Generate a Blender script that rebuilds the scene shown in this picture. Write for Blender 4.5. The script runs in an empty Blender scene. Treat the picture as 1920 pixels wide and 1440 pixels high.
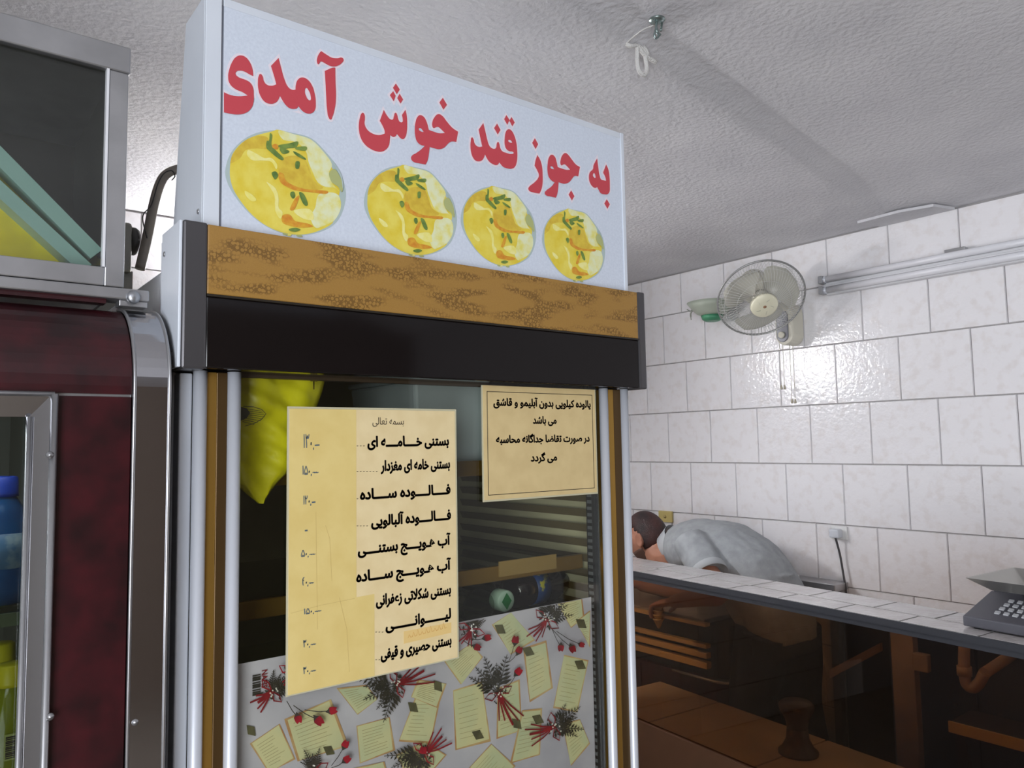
import bpy, bmesh, math, random
from mathutils import Vector, Matrix, noise
random.seed(7)
S = bpy.context.scene
COL = S.collection
# ------------------------------------------------------------------ camera
F_PX = 1430.0
R = Matrix(((0.786, -0.035, -0.618), (-0.618, -0.072, -0.783), (-0.017, 0.997, -0.078)))
_q = R.to_quaternion(); _q.normalize(); R = _q.to_matrix()
CAM = Vector((0, 0, 1.55))
cd = bpy.data.cameras.new('camera'); cam = bpy.data.objects.new('camera', cd); COL.objects.link(cam)
cd.sensor_width = 36; cd.lens = 36*F_PX/1920; cd.clip_start = .02
cam.matrix_world = Matrix.Translation(CAM) @ R.to_4x4()
S.camera = cam
# ------------------------------------------------------------------ world, daylight, exposure
w = bpy.data.worlds.new('daylight'); S.world = w; w.use_nodes = True
w.node_tree.nodes['Background'].inputs[0].default_value = (.72, .82, 1, 1)
w.node_tree.nodes['Background'].inputs[1].default_value = 1.0
al = bpy.data.lights.new('shop_door_daylight', 'AREA'); al.shape = 'RECTANGLE'; al.size = 2.3; al.size_y = 2.1
al.energy = 120; al.color = (.91, .945, 1)
ao = bpy.data.objects.new('shop_door_daylight', al); COL.objects.link(ao)
ao.location = (-1.66, -1.6, 1.12); ao.rotation_euler = (math.radians(90), 0, math.radians(-90))   # stands in the door opening of the left wall
TUBE_STRENGTH = 290
VS = S.view_settings
VS.view_transform = 'Standard'; VS.look = 'None'; VS.exposure = 0.3; VS.gamma = 1; VS.use_curve_mapping = False
S.cycles.use_denoising = True
S.cycles.max_bounces = 10; S.cycles.transparent_max_bounces = 16
S.cycles.caustics_reflective = False; S.cycles.caustics_refractive = False

# ------------------------------------------------------------------ helpers
def at(px, py, ax, val):
    """point where the line of sight through photo pixel (px,py) meets the plane axis=val"""
    r = R @ Vector((px-960, 720-py, -F_PX))
    k = (val-CAM[ax])/r[ax]
    return CAM + r*k
def lin(c):  # sRGB 0-255 -> linear
    def f(v):
        v /= 255.0
        return v/12.92 if v <= .04045 else ((v+.055)/1.055)**2.4
    return (f(c[0]), f(c[1]), f(c[2]), 1)
MATS = {}
def mat(name, col, rough=.5, metal=0, col2=None, nscale=8, ndetail=4, bump=0, bscale=40, spec=.5, coat=0, contrast=(.35, .65), emit=0, alpha=1, bdetail=4):
    if name in MATS: return MATS[name]
    m = bpy.data.materials.new(name); m.use_nodes = True; nt = m.node_tree
    b = nt.nodes['Principled BSDF']
    b.inputs['Base Color'].default_value = lin(col); b.inputs['Roughness'].default_value = rough
    b.inputs['Metallic'].default_value = metal; b.inputs['Specular IOR Level'].default_value = spec
    b.inputs['Coat Weight'].default_value = coat; b.inputs['Coat Roughness'].default_value = .06
    if emit:
        b.inputs['Emission Color'].default_value = lin(col); b.inputs['Emission Strength'].default_value = emit
    tc = nt.nodes.new('ShaderNodeTexCoord')
    if col2:
        n = nt.nodes.new('ShaderNodeTexNoise'); n.inputs['Scale'].default_value = nscale; n.inputs['Detail'].default_value = ndetail
        r = nt.nodes.new('ShaderNodeValToRGB'); r.color_ramp.elements[0].position = contrast[0]; r.color_ramp.elements[1].position = contrast[1]
        r.color_ramp.elements[0].color = lin(col); r.color_ramp.elements[1].color = lin(col2)
        nt.links.new(tc.outputs['Object'], n.inputs['Vector']); nt.links.new(n.outputs['Fac'], r.inputs['Fac']); nt.links.new(r.outputs['Color'], b.inputs['Base Color'])
    if bump:
        n2 = nt.nodes.new('ShaderNodeTexNoise'); n2.inputs['Scale'].default_value = bscale; n2.inputs['Detail'].default_value = bdetail
        bp = nt.nodes.new('ShaderNodeBump'); bp.inputs['Strength'].default_value = bump; bp.inputs['Distance'].default_value = .01
        nt.links.new(tc.outputs['Object'], n2.inputs['Vector']); nt.links.new(n2.outputs['Fac'], bp.inputs['Height']); nt.links.new(bp.outputs['Normal'], b.inputs['Normal'])
    MATS[name] = m; return m
def glass_mat(name, tint, refl=.9, rough=.02, ior=1.5):
    m = bpy.data.materials.new(name); m.use_nodes = True; nt = m.node_tree; nt.nodes.clear()
    o = nt.nodes.new('ShaderNodeOutputMaterial'); mx = nt.nodes.new('ShaderNodeMixShader')
    t = nt.nodes.new('ShaderNodeBsdfTransparent'); t.inputs[0].default_value = (*tint, 1)
    g = nt.nodes.new('ShaderNodeBsdfGlossy'); g.inputs['Roughness'].default_value = rough; g.inputs[0].default_value = (refl, refl, refl, 1)
    fr = nt.nodes.new('ShaderNodeFresnel'); fr.inputs[0].default_value = ior
    ge = nt.nodes.new('ShaderNodeNewGeometry'); im = nt.nodes.new('ShaderNodeMix'); im.inputs[2].default_value = ior; im.inputs[3].default_value = 1/ior   # same reflectance from both faces of the pane
    nt.links.new(ge.outputs['Backfacing'], im.inputs[0]); nt.links.new(im.outputs[0], fr.inputs[0])
    nt.links.new(fr.outputs[0], mx.inputs[0]); nt.links.new(t.outputs[0], mx.inputs[1]); nt.links.new(g.outputs[0], mx.inputs[2]); nt.links.new(mx.outputs[0], o.inputs[0])
    MATS[name] = m; return m

class MB:
    def __init__(s): s.v = []; s.f = []; s.mi = []; s.sm = []
    def add(s, vs, fs, mi=0, smooth=False):
        k = len(s.v); s.v += [Vector(v) for v in vs]; s.f += [[i+k for i in f] for f in fs]; s.mi += [mi]*len(fs); s.sm += [smooth]*len(fs); return s
    def obox(s, o, ex, ey, ez, mi=0):
        o, ex, ey, ez = Vector(o), Vector(ex), Vector(ey), Vector(ez)
        vs = [o+ex*a+ey*b+ez*c for c in (0, 1) for b in (0, 1) for a in (0, 1)]
        fs = [(0, 2, 3, 1), (4, 5, 7, 6), (0, 1, 5, 4), (2, 6, 7, 3), (0, 4, 6, 2), (1, 3, 7, 5)]
        if ex.cross(ey).dot(ez) < 0: fs = [f[::-1] for f in fs]
        return s.add(vs, fs, mi)
    def box(s, x0, y0, z0, x1, y1, z1, mi=0): return s.obox((x0, y0, z0), (x1-x0, 0, 0), (0, y1-y0, 0), (0, 0, z1-z0), mi)
    def tube(s, pts, r, n=10, mi=0, cap=True, closed=False):
        pts = [Vector(p) for p in pts]; m = len(pts); rr = r if hasattr(r, '__len__') else [r]*m
        d0 = (pts[1]-pts[0]).normalized(); up = Vector((0, 0, 1)) if abs(d0.z) < .9 else Vector((1, 0, 0))
        a = d0.cross(up).normalized(); vs = []
        for i, p in enumerate(pts):
            if closed: d = (pts[(i+1) % m]-pts[i-1])
            else: d = (pts[min(i+1, m-1)]-pts[max(i-1, 0)])
            d.normalize(); a = (a-d*a.dot(d)).normalized(); b = d.cross(a)
            vs += [p+(a*math.cos(t)+b*math.sin(t))*rr[i] for t in [2*math.pi*j/n for j in range(n)]]
        fs = []
        for i in range(m if closed else m-1):
            i2 = (i+1) % m
            for j in range(n): fs.append((i*n+j, i*n+(j+1) % n, i2*n+(j+1) % n, i2*n+j))
        k = len(s.f); s.add(vs, fs, mi, True)
        if cap and not closed: s.add(vs[:n], [list(range(n))[::-1]], mi); s.add(vs[-n:], [list(range(n))], mi)
        return s
    def lathe(s, prof, o, ax=(0, 0, 1), n=24, mi=0, smooth=True):
        """prof: list of (radius, height) along axis ax from o"""
        o = Vector(o); ax = Vector(ax).normalized(); u = ax.orthogonal().normalized(); v = ax.cross(u); vs = []
        for r, h in prof: vs += [o+ax*h+(u*math.cos(t)+v*math.sin(t))*max(r, 1e-5) for t in [2*math.pi*j/n for j in range(n)]]
        fs = [(i*n+j, i*n+(j+1) % n, (i+1)*n+(j+1) % n, (i+1)*n+j) for i in range(len(prof)-1) for j in range(n)]
        s.add(vs, fs, mi, smooth)
        if prof[0][0] > 1e-4: s.add(vs[:n], [list(range(n))[::-1]], mi)
        if prof[-1][0] > 1e-4: s.add(vs[-n:], [list(range(n))], mi)
        return s
    def loft(s, rings, mi=0, smooth=True, cap=True):
        n = len(rings[0]); vs = [p for r in rings for p in r]
        fs = [(i*n+j, i*n+(j+1) % n, (i+1)*n+(j+1) % n, (i+1)*n+j) for i in range(len(rings)-1) for j in range(n)]
        s.add(vs, fs, mi, smooth)
        if cap: s.add(rings[0], [list(range(n))[::-1]], mi); s.add(rings[-1], [list(range(n))], mi)
        return s
    def prism(s, poly, d, mi=0):
        """extrude the 3-D polygon by vector d"""
        poly = [Vector(p) for p in poly]; d = Vector(d); n = len(poly); vs = poly+[p+d for p in poly]
        fs = [list(range(n)), list(range(n, 2*n))[::-1]]+[(i, i+n, (i+1) % n+n, (i+1) % n) for i in range(n)]
        return s.add(vs, fs, mi)
    def mesh(s, name, mats, fix=True):
        me = bpy.data.meshes.new(name); me.from_pydata([tuple(v) for v in s.v], [], s.f)
        for m in (mats if isinstance(mats, (list, tuple)) else [mats]): me.materials.append(m)
        for p, mi, sm in zip(me.polygons, s.mi, s.sm): p.material_index = mi; p.use_smooth = sm
        if fix:
            bm = bmesh.new(); bm.from_mesh(me); bmesh.ops.remove_doubles(bm, verts=bm.verts, dist=1e-6); bmesh.ops.recalc_face_normals(bm, faces=bm.faces); bm.to_mesh(me); bm.free()
        me.update(); return me
    def build(s, name, mats, parent=None, bevel=0, fix=True, seg=2):
        o = bpy.data.objects.new(name, s.mesh(name, mats, fix)); COL.objects.link(o)
        if parent: o.parent = parent; o.matrix_parent_inverse = PINV.get(parent.name, Matrix())
        if bevel:
            b = o.modifiers.new('bevel', 'BEVEL'); b.width = bevel; b.segments = seg; b.limit_method = 'ANGLE'; b.angle_limit = .6; b.harden_normals = False
        return o
PINV = {}
def thing(name, label, cat, loc=(0, 0, 0), group=None):
    o = bpy.data.objects.new(name, None); COL.objects.link(o); o.location = loc; o.empty_display_size = .05
    PINV[o.name] = Matrix.Translation(-Vector(loc)); return tag(o, label, cat, group)
def tag(o, label, cat, group=None):
    o['label'] = label; o['category'] = cat
    if group: o['group'] = group
    return o
def struct(o): o['kind'] = 'structure'; return o
def lab(o, label): o['label'] = label; return o
def link_mesh(name, me, parent=None):
    o = bpy.data.objects.new(name, me); COL.objects.link(o)
    if parent: o.parent = parent; o.matrix_parent_inverse = PINV.get(parent.name, Matrix())
    return o
def catmull(pts, n=6, closed=True):
    P = [Vector(p) for p in pts]; m = len(P); out = []
    for i in range(m if closed else m-1):
        a, b, c, d = (P[(i-1) % m], P[i], P[(i+1) % m], P[(i+2) % m]) if closed else (P[max(i-1, 0)], P[i], P[i+1], P[min(i+2, m-1)])
        for k in range(n):
            t = k/n; out.append(.5*((2*b)+(c-a)*t+(2*a-5*b+4*c-d)*t*t+(3*b-a-3*c+d)*t**3))
    if not closed: out.append(P[-1])
    return out

# ------------------------------------------------------------------ materials
white_metal = mat('white_painted_metal', (222, 228, 236), .32, col2=(208, 213, 222), nscale=3)
steel = mat('brushed_stainless', (186, 186, 188), .33, .85, col2=(168, 168, 170), nscale=12)
steel_mirror = mat('polished_stainless', (190, 190, 194), .12, 1, bump=.03, bscale=6)
alu = mat('satin_aluminium', (206, 209, 216), .38, .25)
maroon = mat('dark_red_wood_laminate', (62, 18, 24), .3, col2=(36, 14, 17), nscale=22, ndetail=9)
blackgloss = mat('black_gloss_panel', (22, 18, 18), .08, spec=.5)
darktrim = mat('dark_grey_trim', (92, 90, 92), .3, .6)
rubber = mat('black_rubber', (28, 28, 30), .6)
plastic_white = mat('white_plastic', (222, 222, 220), .4)
tile_m = mat('white_marbled_tile', (232, 230, 231), .15, col2=(226, 222, 221), nscale=26, ndetail=10, bump=.16, bscale=60, contrast=(.5, .66), bdetail=3)
_nt = tile_m.node_tree; _oi = _nt.nodes.new('ShaderNodeObjectInfo'); _sc = _nt.nodes.new('ShaderNodeVectorMath'); _sc.operation = 'MULTIPLY_ADD'
_ml = _nt.nodes.new('ShaderNodeMath'); _ml.operation = 'MULTIPLY'; _ml.inputs[1].default_value = 37.0; _nt.links.new(_oi.outputs['Random'], _ml.inputs[0])
_ad = _nt.nodes.new('ShaderNodeVectorMath'); _ad.operation = 'ADD'; _tc = [n for n in _nt.nodes if n.type == 'TEX_COORD'][0]
_nt.links.new(_tc.outputs['Object'], _ad.inputs[0]); _nt.links.new(_ml.outputs[0], _ad.inputs[1])
for _n in [n for n in _nt.nodes if n.type == 'TEX_NOISE']: _nt.links.new(_ad.outputs[0], _n.inputs['Vector'])   # every tile has its own marbling
_nt.nodes.remove(_sc)
grout = mat('grey_grout', (150, 147, 146), .8)
plaster = mat('grey_white_plaster', (216, 215, 217), .85, col2=(203, 202, 205), nscale=2.5, bump=.4, bscale=75, spec=.2)
ctile = mat('counter_tile', (190, 186, 185), .16, col2=(178, 173, 171), nscale=16, ndetail=9, bump=.14, bscale=60, contrast=(.4, .65))
navy = mat('navy_edge_strip', (44, 46, 51), .45)
cleargl = glass_mat('clear_glass', (.92, .93, .89))
caseglass = glass_mat('smoky_case_glass', (.85, .86, .83))
tint = glass_mat('brown_tinted_glass', (.56, .43, .31))
gold = mat('gold_anodised', (178, 138, 66), .3, .75)
brown_al = mat('bronze_profile', (92, 70, 40), .35, .6)

# ------------------------------------------------------------------ structure
XW, YB, ZC = 3.0, 2.88, 2.39
struct(MB().box(-1.8, -3.2, -.1, 3.2, 3.1, 0).build('floor', mat('floor_tile', (128, 118, 106), .35, col2=(112, 102, 92), nscale=4)))
wr = struct(MB().box(XW, -3.1, 0, XW+.12, YB+.12, ZC+.12).build('wall_right', grout))
wb = struct(MB().box(-1.8, YB, 0, XW, YB+.12, ZC+.12).build('wall_back', grout))
mbl = MB(); mbl.box(-1.8, -3.1, 0, -1.68, -2.8, ZC+.12); mbl.box(-1.8, -.4, 0, -1.68, YB, ZC+.12); mbl.box(-1.8, -2.8, 2.22, -1.68, -.4, ZC+.12)
struct(mbl.build('wall_left', mat('painted_wall', (190, 186, 180), .7)))
mbf = MB(); mbf.box(-1.68, -3.1, 0, 3.0, -3.0, ZC+.1)
struct(mbf.build('wall_front', mat('brown_panelling', (92, 78, 66), .6)))
# ceiling: two plaster fields meeting in a shallow seam
def seam_y(x): return 1.06+(x-1.1)*(.30/1.72)
cm = MB(); nx, ny = 48, 60
def czz(x, y):
    dlt = seam_y(x)-y
    t = min(1, max(0, dlt/.07)); t = t*t*(3-2*t)
    up = .014*t+max(0, dlt)*.03*min(1, max(0, (3.0-x)/.7))*min(1, max(0, (x+.3)/.5))
    up *= min(1, max(0, (2.98-x)/.3))
    return ZC+up+.0025*noise.noise(Vector((x*2.2, y*2.2, 3)))
gv = []
ys = [-3.1+i*(4.0/14) for i in range(14)]+[.9+i*(.7/40) for i in range(41)]+[1.6+i*.1 for i in range(1, 14)]
xs_ = [-1.8+i*.12 for i in range(41)]
xs_[-1] = 3.02
for y in ys:
    for x in xs_: gv.append((x, y, czz(x, y)))
W_ = len(xs_)
gf = [(j*W_+i, (j+1)*W_+i, (j+1)*W_+i+1, j*W_+i+1) for j in range(len(ys)-1) for i in range(W_-1)]
k = len(gv); gv2 = [(x, y, ZC+.12) for x, y, z in gv]
cm.add(gv, gf, 0, True); cm.add([(-1.8, -3.1, ZC+.13), (3.1, -3.1, ZC+.13), (3.1, 3.0, ZC+.13), (-1.8, 3.0, ZC+.13)], [(0, 1, 2, 3)])
struct(cm.build('ceiling', plaster, fix=False))
# wall tiles, each its own piece
PY, PZ, G = .2575, .2475, .0028
tile_cache = {}
def tile(parent, ax, u0, u1, z0, z1):
    w_, h_ = round(u1-u0, 4), round(z1-z0, 4)
    if w_ < .012 or h_ < .012: return
    key = (ax, w_, h_)
    if key not in tile_cache:
        m = MB(); t, b = .007, .0018
        if ax == 0:  # on x = XW facing -x
            a = [(0, 0, 0), (0, w_, 0), (0, w_, h_), (0, 0, h_)]; c = [(-t, b, b), (-t, w_-b, b), (-t, w_-b, h_-b), (-t, b, h_-b)]
        else:
            a = [(0, 0, 0), (w_, 0, 0), (w_, 0, h_), (0, 0, h_)]; c = [(b, -t, b), (w_-b, -t, b), (w_-b, -t, h_-b), (b, -t, h_-b)]
        m.add(a+c, [(0, 1, 2, 3), (4, 5, 6, 7), (0, 4, 5, 1), (1, 5, 6, 2), (2, 6, 7, 3), (3, 7, 4, 0)])
        tile_cache[key] = m.mesh('tile', tile_m)
    o = link_mesh('tile', tile_cache[key], parent)
    o.location = (XW, u0, z0) if ax == 0 else (u0, YB, z0)
rows = [(1.444+PZ*i) for i in range(-6, 5)]
offs = {0: .214, 1: .089, 2: .225, 3: .105, -1: .082, -2: .21, -3: .085, -4: .2, -5: .08, -6: .21}   # joint phase of each course
for i in range(-6, 4):
    z0 = 1.444+PZ*i+G/2; z1 = min(1.444+PZ*(i+1)-G/2, ZC-.006)
    if i < -5: z0 = max(z0, .003)
    ph = offs[i] % PY if i != 3 else .105
    y = ph-3*PY
    while y < YB:
        a, b = y+G/2, y+PY-G/2
        b = min(b, YB-.008)
        if b > a: tile(wr, 0, a, b, z0, z1)
        y += PY
    x = (.1 if i % 2 else .1+PY/2)-PY*2
    while x < XW:
        a, b = x+G/2, min(x+PY-G/2, XW-.009)
        if b > a and x > -.3: tile(wb, 1, a, b, z0, z1)
        x += PY
# peeling plaster lip at the ceiling above the wall light
p0, p1 = at(1655, 414, 0, 2.96), at(1768, 388, 0, 2.96)
pl = MB(); pl.prism([(2.86, p0.y+.05, ZC-.0005), (2.985, p0.y+.02, ZC-.0005), (2.985, p1.y-.03, ZC-.0005), (2.88, p1.y, ZC-.0005), (2.85, (p0.y+p1.y)/2, ZC-.0005)], (0, 0, -.010))
o = pl.build('trim_1', plaster); struct(o)

# ------------------------------------------------------------------ fluorescent tube on the back wall (the lamp that lights this corner)
ft = thing('fluorescent_lamp', 'lit white fluorescent tube fitting on the back wall behind the signboard', 'lamp', (1.2, YB-.01, 2.02))
MB().box(.83, YB-.05, 2.025, 1.56, YB-.0075, 2.065).build('housing', plastic_white, ft, .004)
tube_m = mat('lit_tube', (248, 247, 250), .4, emit=TUBE_STRENGTH)
MB().tube([(.87, YB-.085, 2.045), (1.52, YB-.085, 2.045)], .014, 14).build('tube', tube_m, ft)
for x in (.84, 1.52): MB().box(x, YB-.105, 2.025, x+.03, YB-.045, 2.065).build('end_cap', plastic_white, ft, .004)

# ------------------------------------------------------------------ Arabic shaping for the built-in font
ARA = {'ا': (0xFE8D, 0xFE8E), 'آ': (0xFE81, 0xFE82), 'د': (0xFEA9, 0xFEAA), 'ر': (0xFEAD, 0xFEAE), 'ز': (0xFEAF, 0xFEB0), 'و': (0xFEED, 0xFEEE),
       'ب': (0xFE8F, 0xFE90, 0xFE91, 0xFE92), 'پ': (0xFB56, 0xFB57, 0xFB58, 0xFB59), 'ت': (0xFE95, 0xFE96, 0xFE97, 0xFE98), 'ج': (0xFE9D, 0xFE9E, 0xFE9F, 0xFEA0),
       'ح': (0xFEA1, 0xFEA2, 0xFEA3, 0xFEA4), 'خ': (0xFEA5, 0xFEA6, 0xFEA7, 0xFEA8), 'س': (0xFEB1, 0xFEB2, 0xFEB3, 0xFEB4), 'ش': (0xFEB5, 0xFEB6, 0xFEB7, 0xFEB8),
       'ص': (0xFEB9, 0xFEBA, 0xFEBB, 0xFEBC), 'ض': (0xFEBD, 0xFEBE, 0xFEBF, 0xFEC0), 'ع': (0xFEC9, 0xFECA, 0xFECB, 0xFECC), 'غ': (0xFECD, 0xFECE, 0xFECF, 0xFED0),
       'ف': (0xFED1, 0xFED2, 0xFED3, 0xFED4), 'ق': (0xFED5, 0xFED6, 0xFED7, 0xFED8), 'ک': (0xFB8E, 0xFB8F, 0xFB90, 0xFB91), 'گ': (0xFB92, 0xFB93, 0xFB94, 0xFB95),
       'ل': (0xFEDD, 0xFEDE, 0xFEDF, 0xFEE0), 'م': (0xFEE1, 0xFEE2, 0xFEE3, 0xFEE4), 'ن': (0xFEE5, 0xFEE6, 0xFEE7, 0xFEE8), 'ه': (0xFEE9, 0xFEEA, 0xFEEB, 0xFEEC),
       'ی': (0xFBFC, 0xFBFD, 0xFBFE, 0xFBFF), 'ـ': (0x640,)*4}
def shape(t):
    out = []; i = 0; n = len(t)
    def joins_next(c): return c in ARA and len(ARA[c]) == 4
    while i < n:
        c = t[i]
        if c not in ARA: out.append(c); i += 1; continue
        prev = i > 0 and joins_next(t[i-1])
        if c == 'ل' and i+1 < n and t[i+1] == 'ا': out.append(chr(0xFEFC if prev else 0xFEFB)); i += 2; continue
        nxt = i+1 < n and t[i+1] in ARA
        f = ARA[c]
        if len(f) == 2: out.append(chr(f[1 if prev else 0]))
        else: out.append(chr(f[(3 if nxt else 1) if prev else (2 if nxt else 0)]))
        i += 1
    return ''.join(out[::-1])
def text_mesh(t, size, bold=0.0, arabic=True):
    c = bpy.data.curves.new('lettering', 'FONT'); c.body = shape(t) if arabic else t; c.size = size; c.offset = bold; c.resolution_u = 3
    o = bpy.data.objects.new('lettering', c); COL.objects.link(o); bpy.context.view_layer.update()
    me = bpy.data.meshes.new_from_object(o.evaluated_get(bpy.context.evaluated_depsgraph_get()))
    bpy.data.objects.remove(o); return me
def place_text(name, t, parent, m, x_right, x_left, zbase, height, y, bold=0.0, arabic=True, heavy=0):
    """fit lettering between x_left..x_right on the plane y, base line at zbase, facing -y"""
    me = text_mesh(t, 1.0, bold, arabic)
    xs = [v.co.x for v in me.vertices]; x0, x1 = min(xs), max(xs)
    sx = (x_right-x_left)/(x1-x0)
    for v in me.vertices:
        cx, cz = v.co.x, v.co.y
        v.co = (x_left+(cx-x0)*sx, y, zbase+cz*height)
    me.materials.append(m); me.name = name
    if heavy:
        bm = bmesh.new(); bm.from_mesh(me)
        for dx, dz in ((heavy, 0), (-heavy, 0), (0, heavy), (0, -heavy)):
            q = me.copy()
            q.transform(Matrix.Translation((dx, 0, dz))); bm.from_mesh(q); bpy.data.meshes.remove(q)
        bm.to_mesh(me); bm.free()
    return link_mesh(name, me, parent)
def ribbon(mb, pts, wd, y, mi=0):
    """flat pen stroke through (x,z) points"""
    P = [Vector((p[0], 0, p[1])) for p in pts]; vs = []
    for i, p in enumerate(P):
        d = (P[min(i+1, len(P)-1)]-P[max(i-1, 0)]); d = d.normalized() if d.length > 1e-9 else Vector((1, 0, 0)); nrm = Vector((-d.z, 0, d.x))
        ww = wd*(.75+.25*math.sin(math.pi*(i+.5)/len(P)))
        for s_ in (1, -1):
            q = p+nrm*ww*.5*s_; vs.append((q.x, y, q.z))
    mb.add(vs, [(2*i, 2*i+1, 2*i+3, 2*i+2) for i in range(len(P)-1)], mi)
def flat(mb, pts, y, mi=0, smooth=0):
    """flat printed patch on the plane y; pts are (x,z)"""
    P = [Vector((p[0], y, p[1])) for p in pts]
    if smooth: P = catmull(P, smooth)
    mb.add(P, [list(range(len(P)))], mi)

# ------------------------------------------------------------------ display freezer in the middle
fz = thing('display_freezer', 'tall glass-fronted display freezer with gold and black header under the signboard', 'freezer', (.69, 1.3, 0))
HX0, HX1, HZ0, HZ1 = .262, 1.121, 1.653, 1.840
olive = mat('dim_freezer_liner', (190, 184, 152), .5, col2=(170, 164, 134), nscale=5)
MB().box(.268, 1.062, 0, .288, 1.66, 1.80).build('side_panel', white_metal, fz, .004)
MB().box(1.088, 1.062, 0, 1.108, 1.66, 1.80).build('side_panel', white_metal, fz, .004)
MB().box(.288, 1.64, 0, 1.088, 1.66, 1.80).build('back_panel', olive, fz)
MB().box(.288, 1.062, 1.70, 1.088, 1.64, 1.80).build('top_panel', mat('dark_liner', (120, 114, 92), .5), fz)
MB().box(.288, 1.062, .0, 1.088, 1.64, .25).build('base', white_metal, fz)
for x in (.2885, 1.0855): MB().box(x, 1.07, .25, x+.002, 1.64, 1.70).build('liner', olive, fz)
# header
m = MB(); m.obox((.292, 1.0, HZ0), (.81, 0, 0), (0, .06, 0), (0, 0, .093)); hb = m.build('header_panel', blackgloss, fz, .002)
lab(hb, 'glossy black lower band of the header')
gm = bpy.data.materials.new('gold_damask_film'); gm.use_nodes = True; nt = gm.node_tree; b = nt.nodes['Principled BSDF']; b.inputs['Roughness'].default_value = .16
tc = nt.nodes.new('ShaderNodeTexCoord')
vo = nt.nodes.new('ShaderNodeTexVoronoi'); vo.inputs['Scale'].default_value = 170; vo.inputs['Randomness'].default_value = .55
sn = nt.nodes.new('ShaderNodeMath'); sn.operation = 'MULTIPLY'; sn.inputs[1].default_value = 13; sn2 = nt.nodes.new('ShaderNodeMath'); sn2.operation = 'SINE'; nt.links.new(vo.outputs['Distance'], sn.inputs[0]); nt.links.new(sn.outputs[0], sn2.inputs[0])
n1 = nt.nodes.new('ShaderNodeTexNoise'); n1.inputs['Scale'].default_value = 16; n1.inputs['Detail'].default_value = 1
mp = nt.nodes.new('ShaderNodeMapping'); mp.inputs['Scale'].default_value = (.7, 1, 2.6)
nt.links.new(tc.outputs['Object'], mp.inputs['Vector']); nt.links.new(mp.outputs[0], n1.inputs['Vector'])
r1 = nt.nodes.new('ShaderNodeValToRGB'); r1.color_ramp.elements[0].position = .47; r1.color_ramp.elements[1].position = .58
r2 = nt.nodes.new('ShaderNodeValToRGB'); r2.color_ramp.elements[0].position = .0; r2.color_ramp.elements[1].position = .35
nt.links.new(n1.outputs[0], r1.inputs[0]); nt.links.new(sn2.outputs[0], r2.inputs[0]); nt.links.new(tc.outputs['Object'], vo.inputs['Vector'])
mu = nt.nodes.new('ShaderNodeMath'); mu.operation = 'MULTIPLY'; nt.links.new(r1.outputs[0], mu.inputs[0]); nt.links.new(r2.outputs[0], mu.inputs[1])
n3 = nt.nodes.new('ShaderNodeTexNoise'); n3.inputs['Scale'].default_value = 900; nt.links.new(tc.outputs['Object'], n3.inputs['Vector'])
r3 = nt.nodes.new('ShaderNodeValToRGB'); r3.color_ramp.elements[0].color = lin((150, 112, 54)); r3.color_ramp.elements[1].color = lin((170, 130, 66)); nt.links.new(n3.outputs[0], r3.inputs[0])
mx = nt.nodes.new('ShaderNodeMix'); mx.data_type = 'RGBA'; mx.inputs[7].default_value = lin((122, 90, 44))
nt.links.new(mu.outputs[0], mx.inputs[0]); nt.links.new(r3.outputs[0], mx.inputs[6]); nt.links.new(mx.outputs[2], b.inputs['Base Color'])
gb = MB().box(.292, .9985, 1.748, 1.102, 1.06, HZ1).build('header_band', gm, fz, .002); lab(gb, 'gold patterned upper band of the header')
MB().box(.292, .9965, 1.7455, 1.102, 1.0, 1.7485).build('header_bead', mat('black_bead', (40, 34, 26), .3), fz)
for x0, x1 in ((HX0, .292), (1.102, HX1)):
    MB().box(x0, .9965, HZ0-.002, x1, 1.06, HZ1+.001).build('header_end_trim', darktrim, fz, .003)
MB().box(HX0-.004, .999, HZ0, HX0-.0002, 1.085, HZ1).build('header_side', white_metal, fz, .001)
MB().box(HX0-.001, 1.0605, HZ0+.01, HX0+.02, 1.10, HZ1-.008).build('header_back_edge', white_metal, fz)
MB().box(.292, 1.06, HZ0-.004, 1.102, 1.075, HZ1-.002).build('header_lining', mat('brown_lining', (70, 54, 40), .6), fz)
for z in (1.81,): MB().lathe([(.004, 0), (.003, .0015), (0, .002)], (HX0-.004, 1.07, z), (-1, 0, 0), 10).build('screw', steel, fz)
# door frame profiles
PY0 = 1.030
for x in (.2945, .3385, 1.0335, 1.0885):
    MB().tube([(x, PY0, .06), (x, PY0, HZ0-.001)], .0088, 20).build('door_profile', alu, fz)
for x0, x1, mm in ((.303, .316, gold), (.316, .330, brown_al), (1.0425, 1.060, gold), (1.060, 1.080, brown_al)):
    MB().box(x0, PY0, .06, x1, PY0+.03, HZ0-.002).build('frame_strip', mm, fz, .001)
for x0, x1 in ((.2705, .2865),): MB().box(x0, 1.035, .02, x1, 1.062, HZ0-.004).build('front_edge', white_metal, fz, .002)
MB().box(.349, 1.0365, .3, 1.022, 1.0405, HZ0+.02).build('door_glass', cleargl, fz)
MB().box(1.006, 1.042, .3, 1.0235, 1.056, HZ0).build('door_gasket', rubber, fz)
gk = MB()
for k2 in range(110): gk.box(1.0045, 1.0415, .32+k2*.012, 1.006, 1.052, .326+k2*.012)
gk.build('gasket_ribs', mat('grey_gasket', (92, 94, 98), .6), fz)
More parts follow.
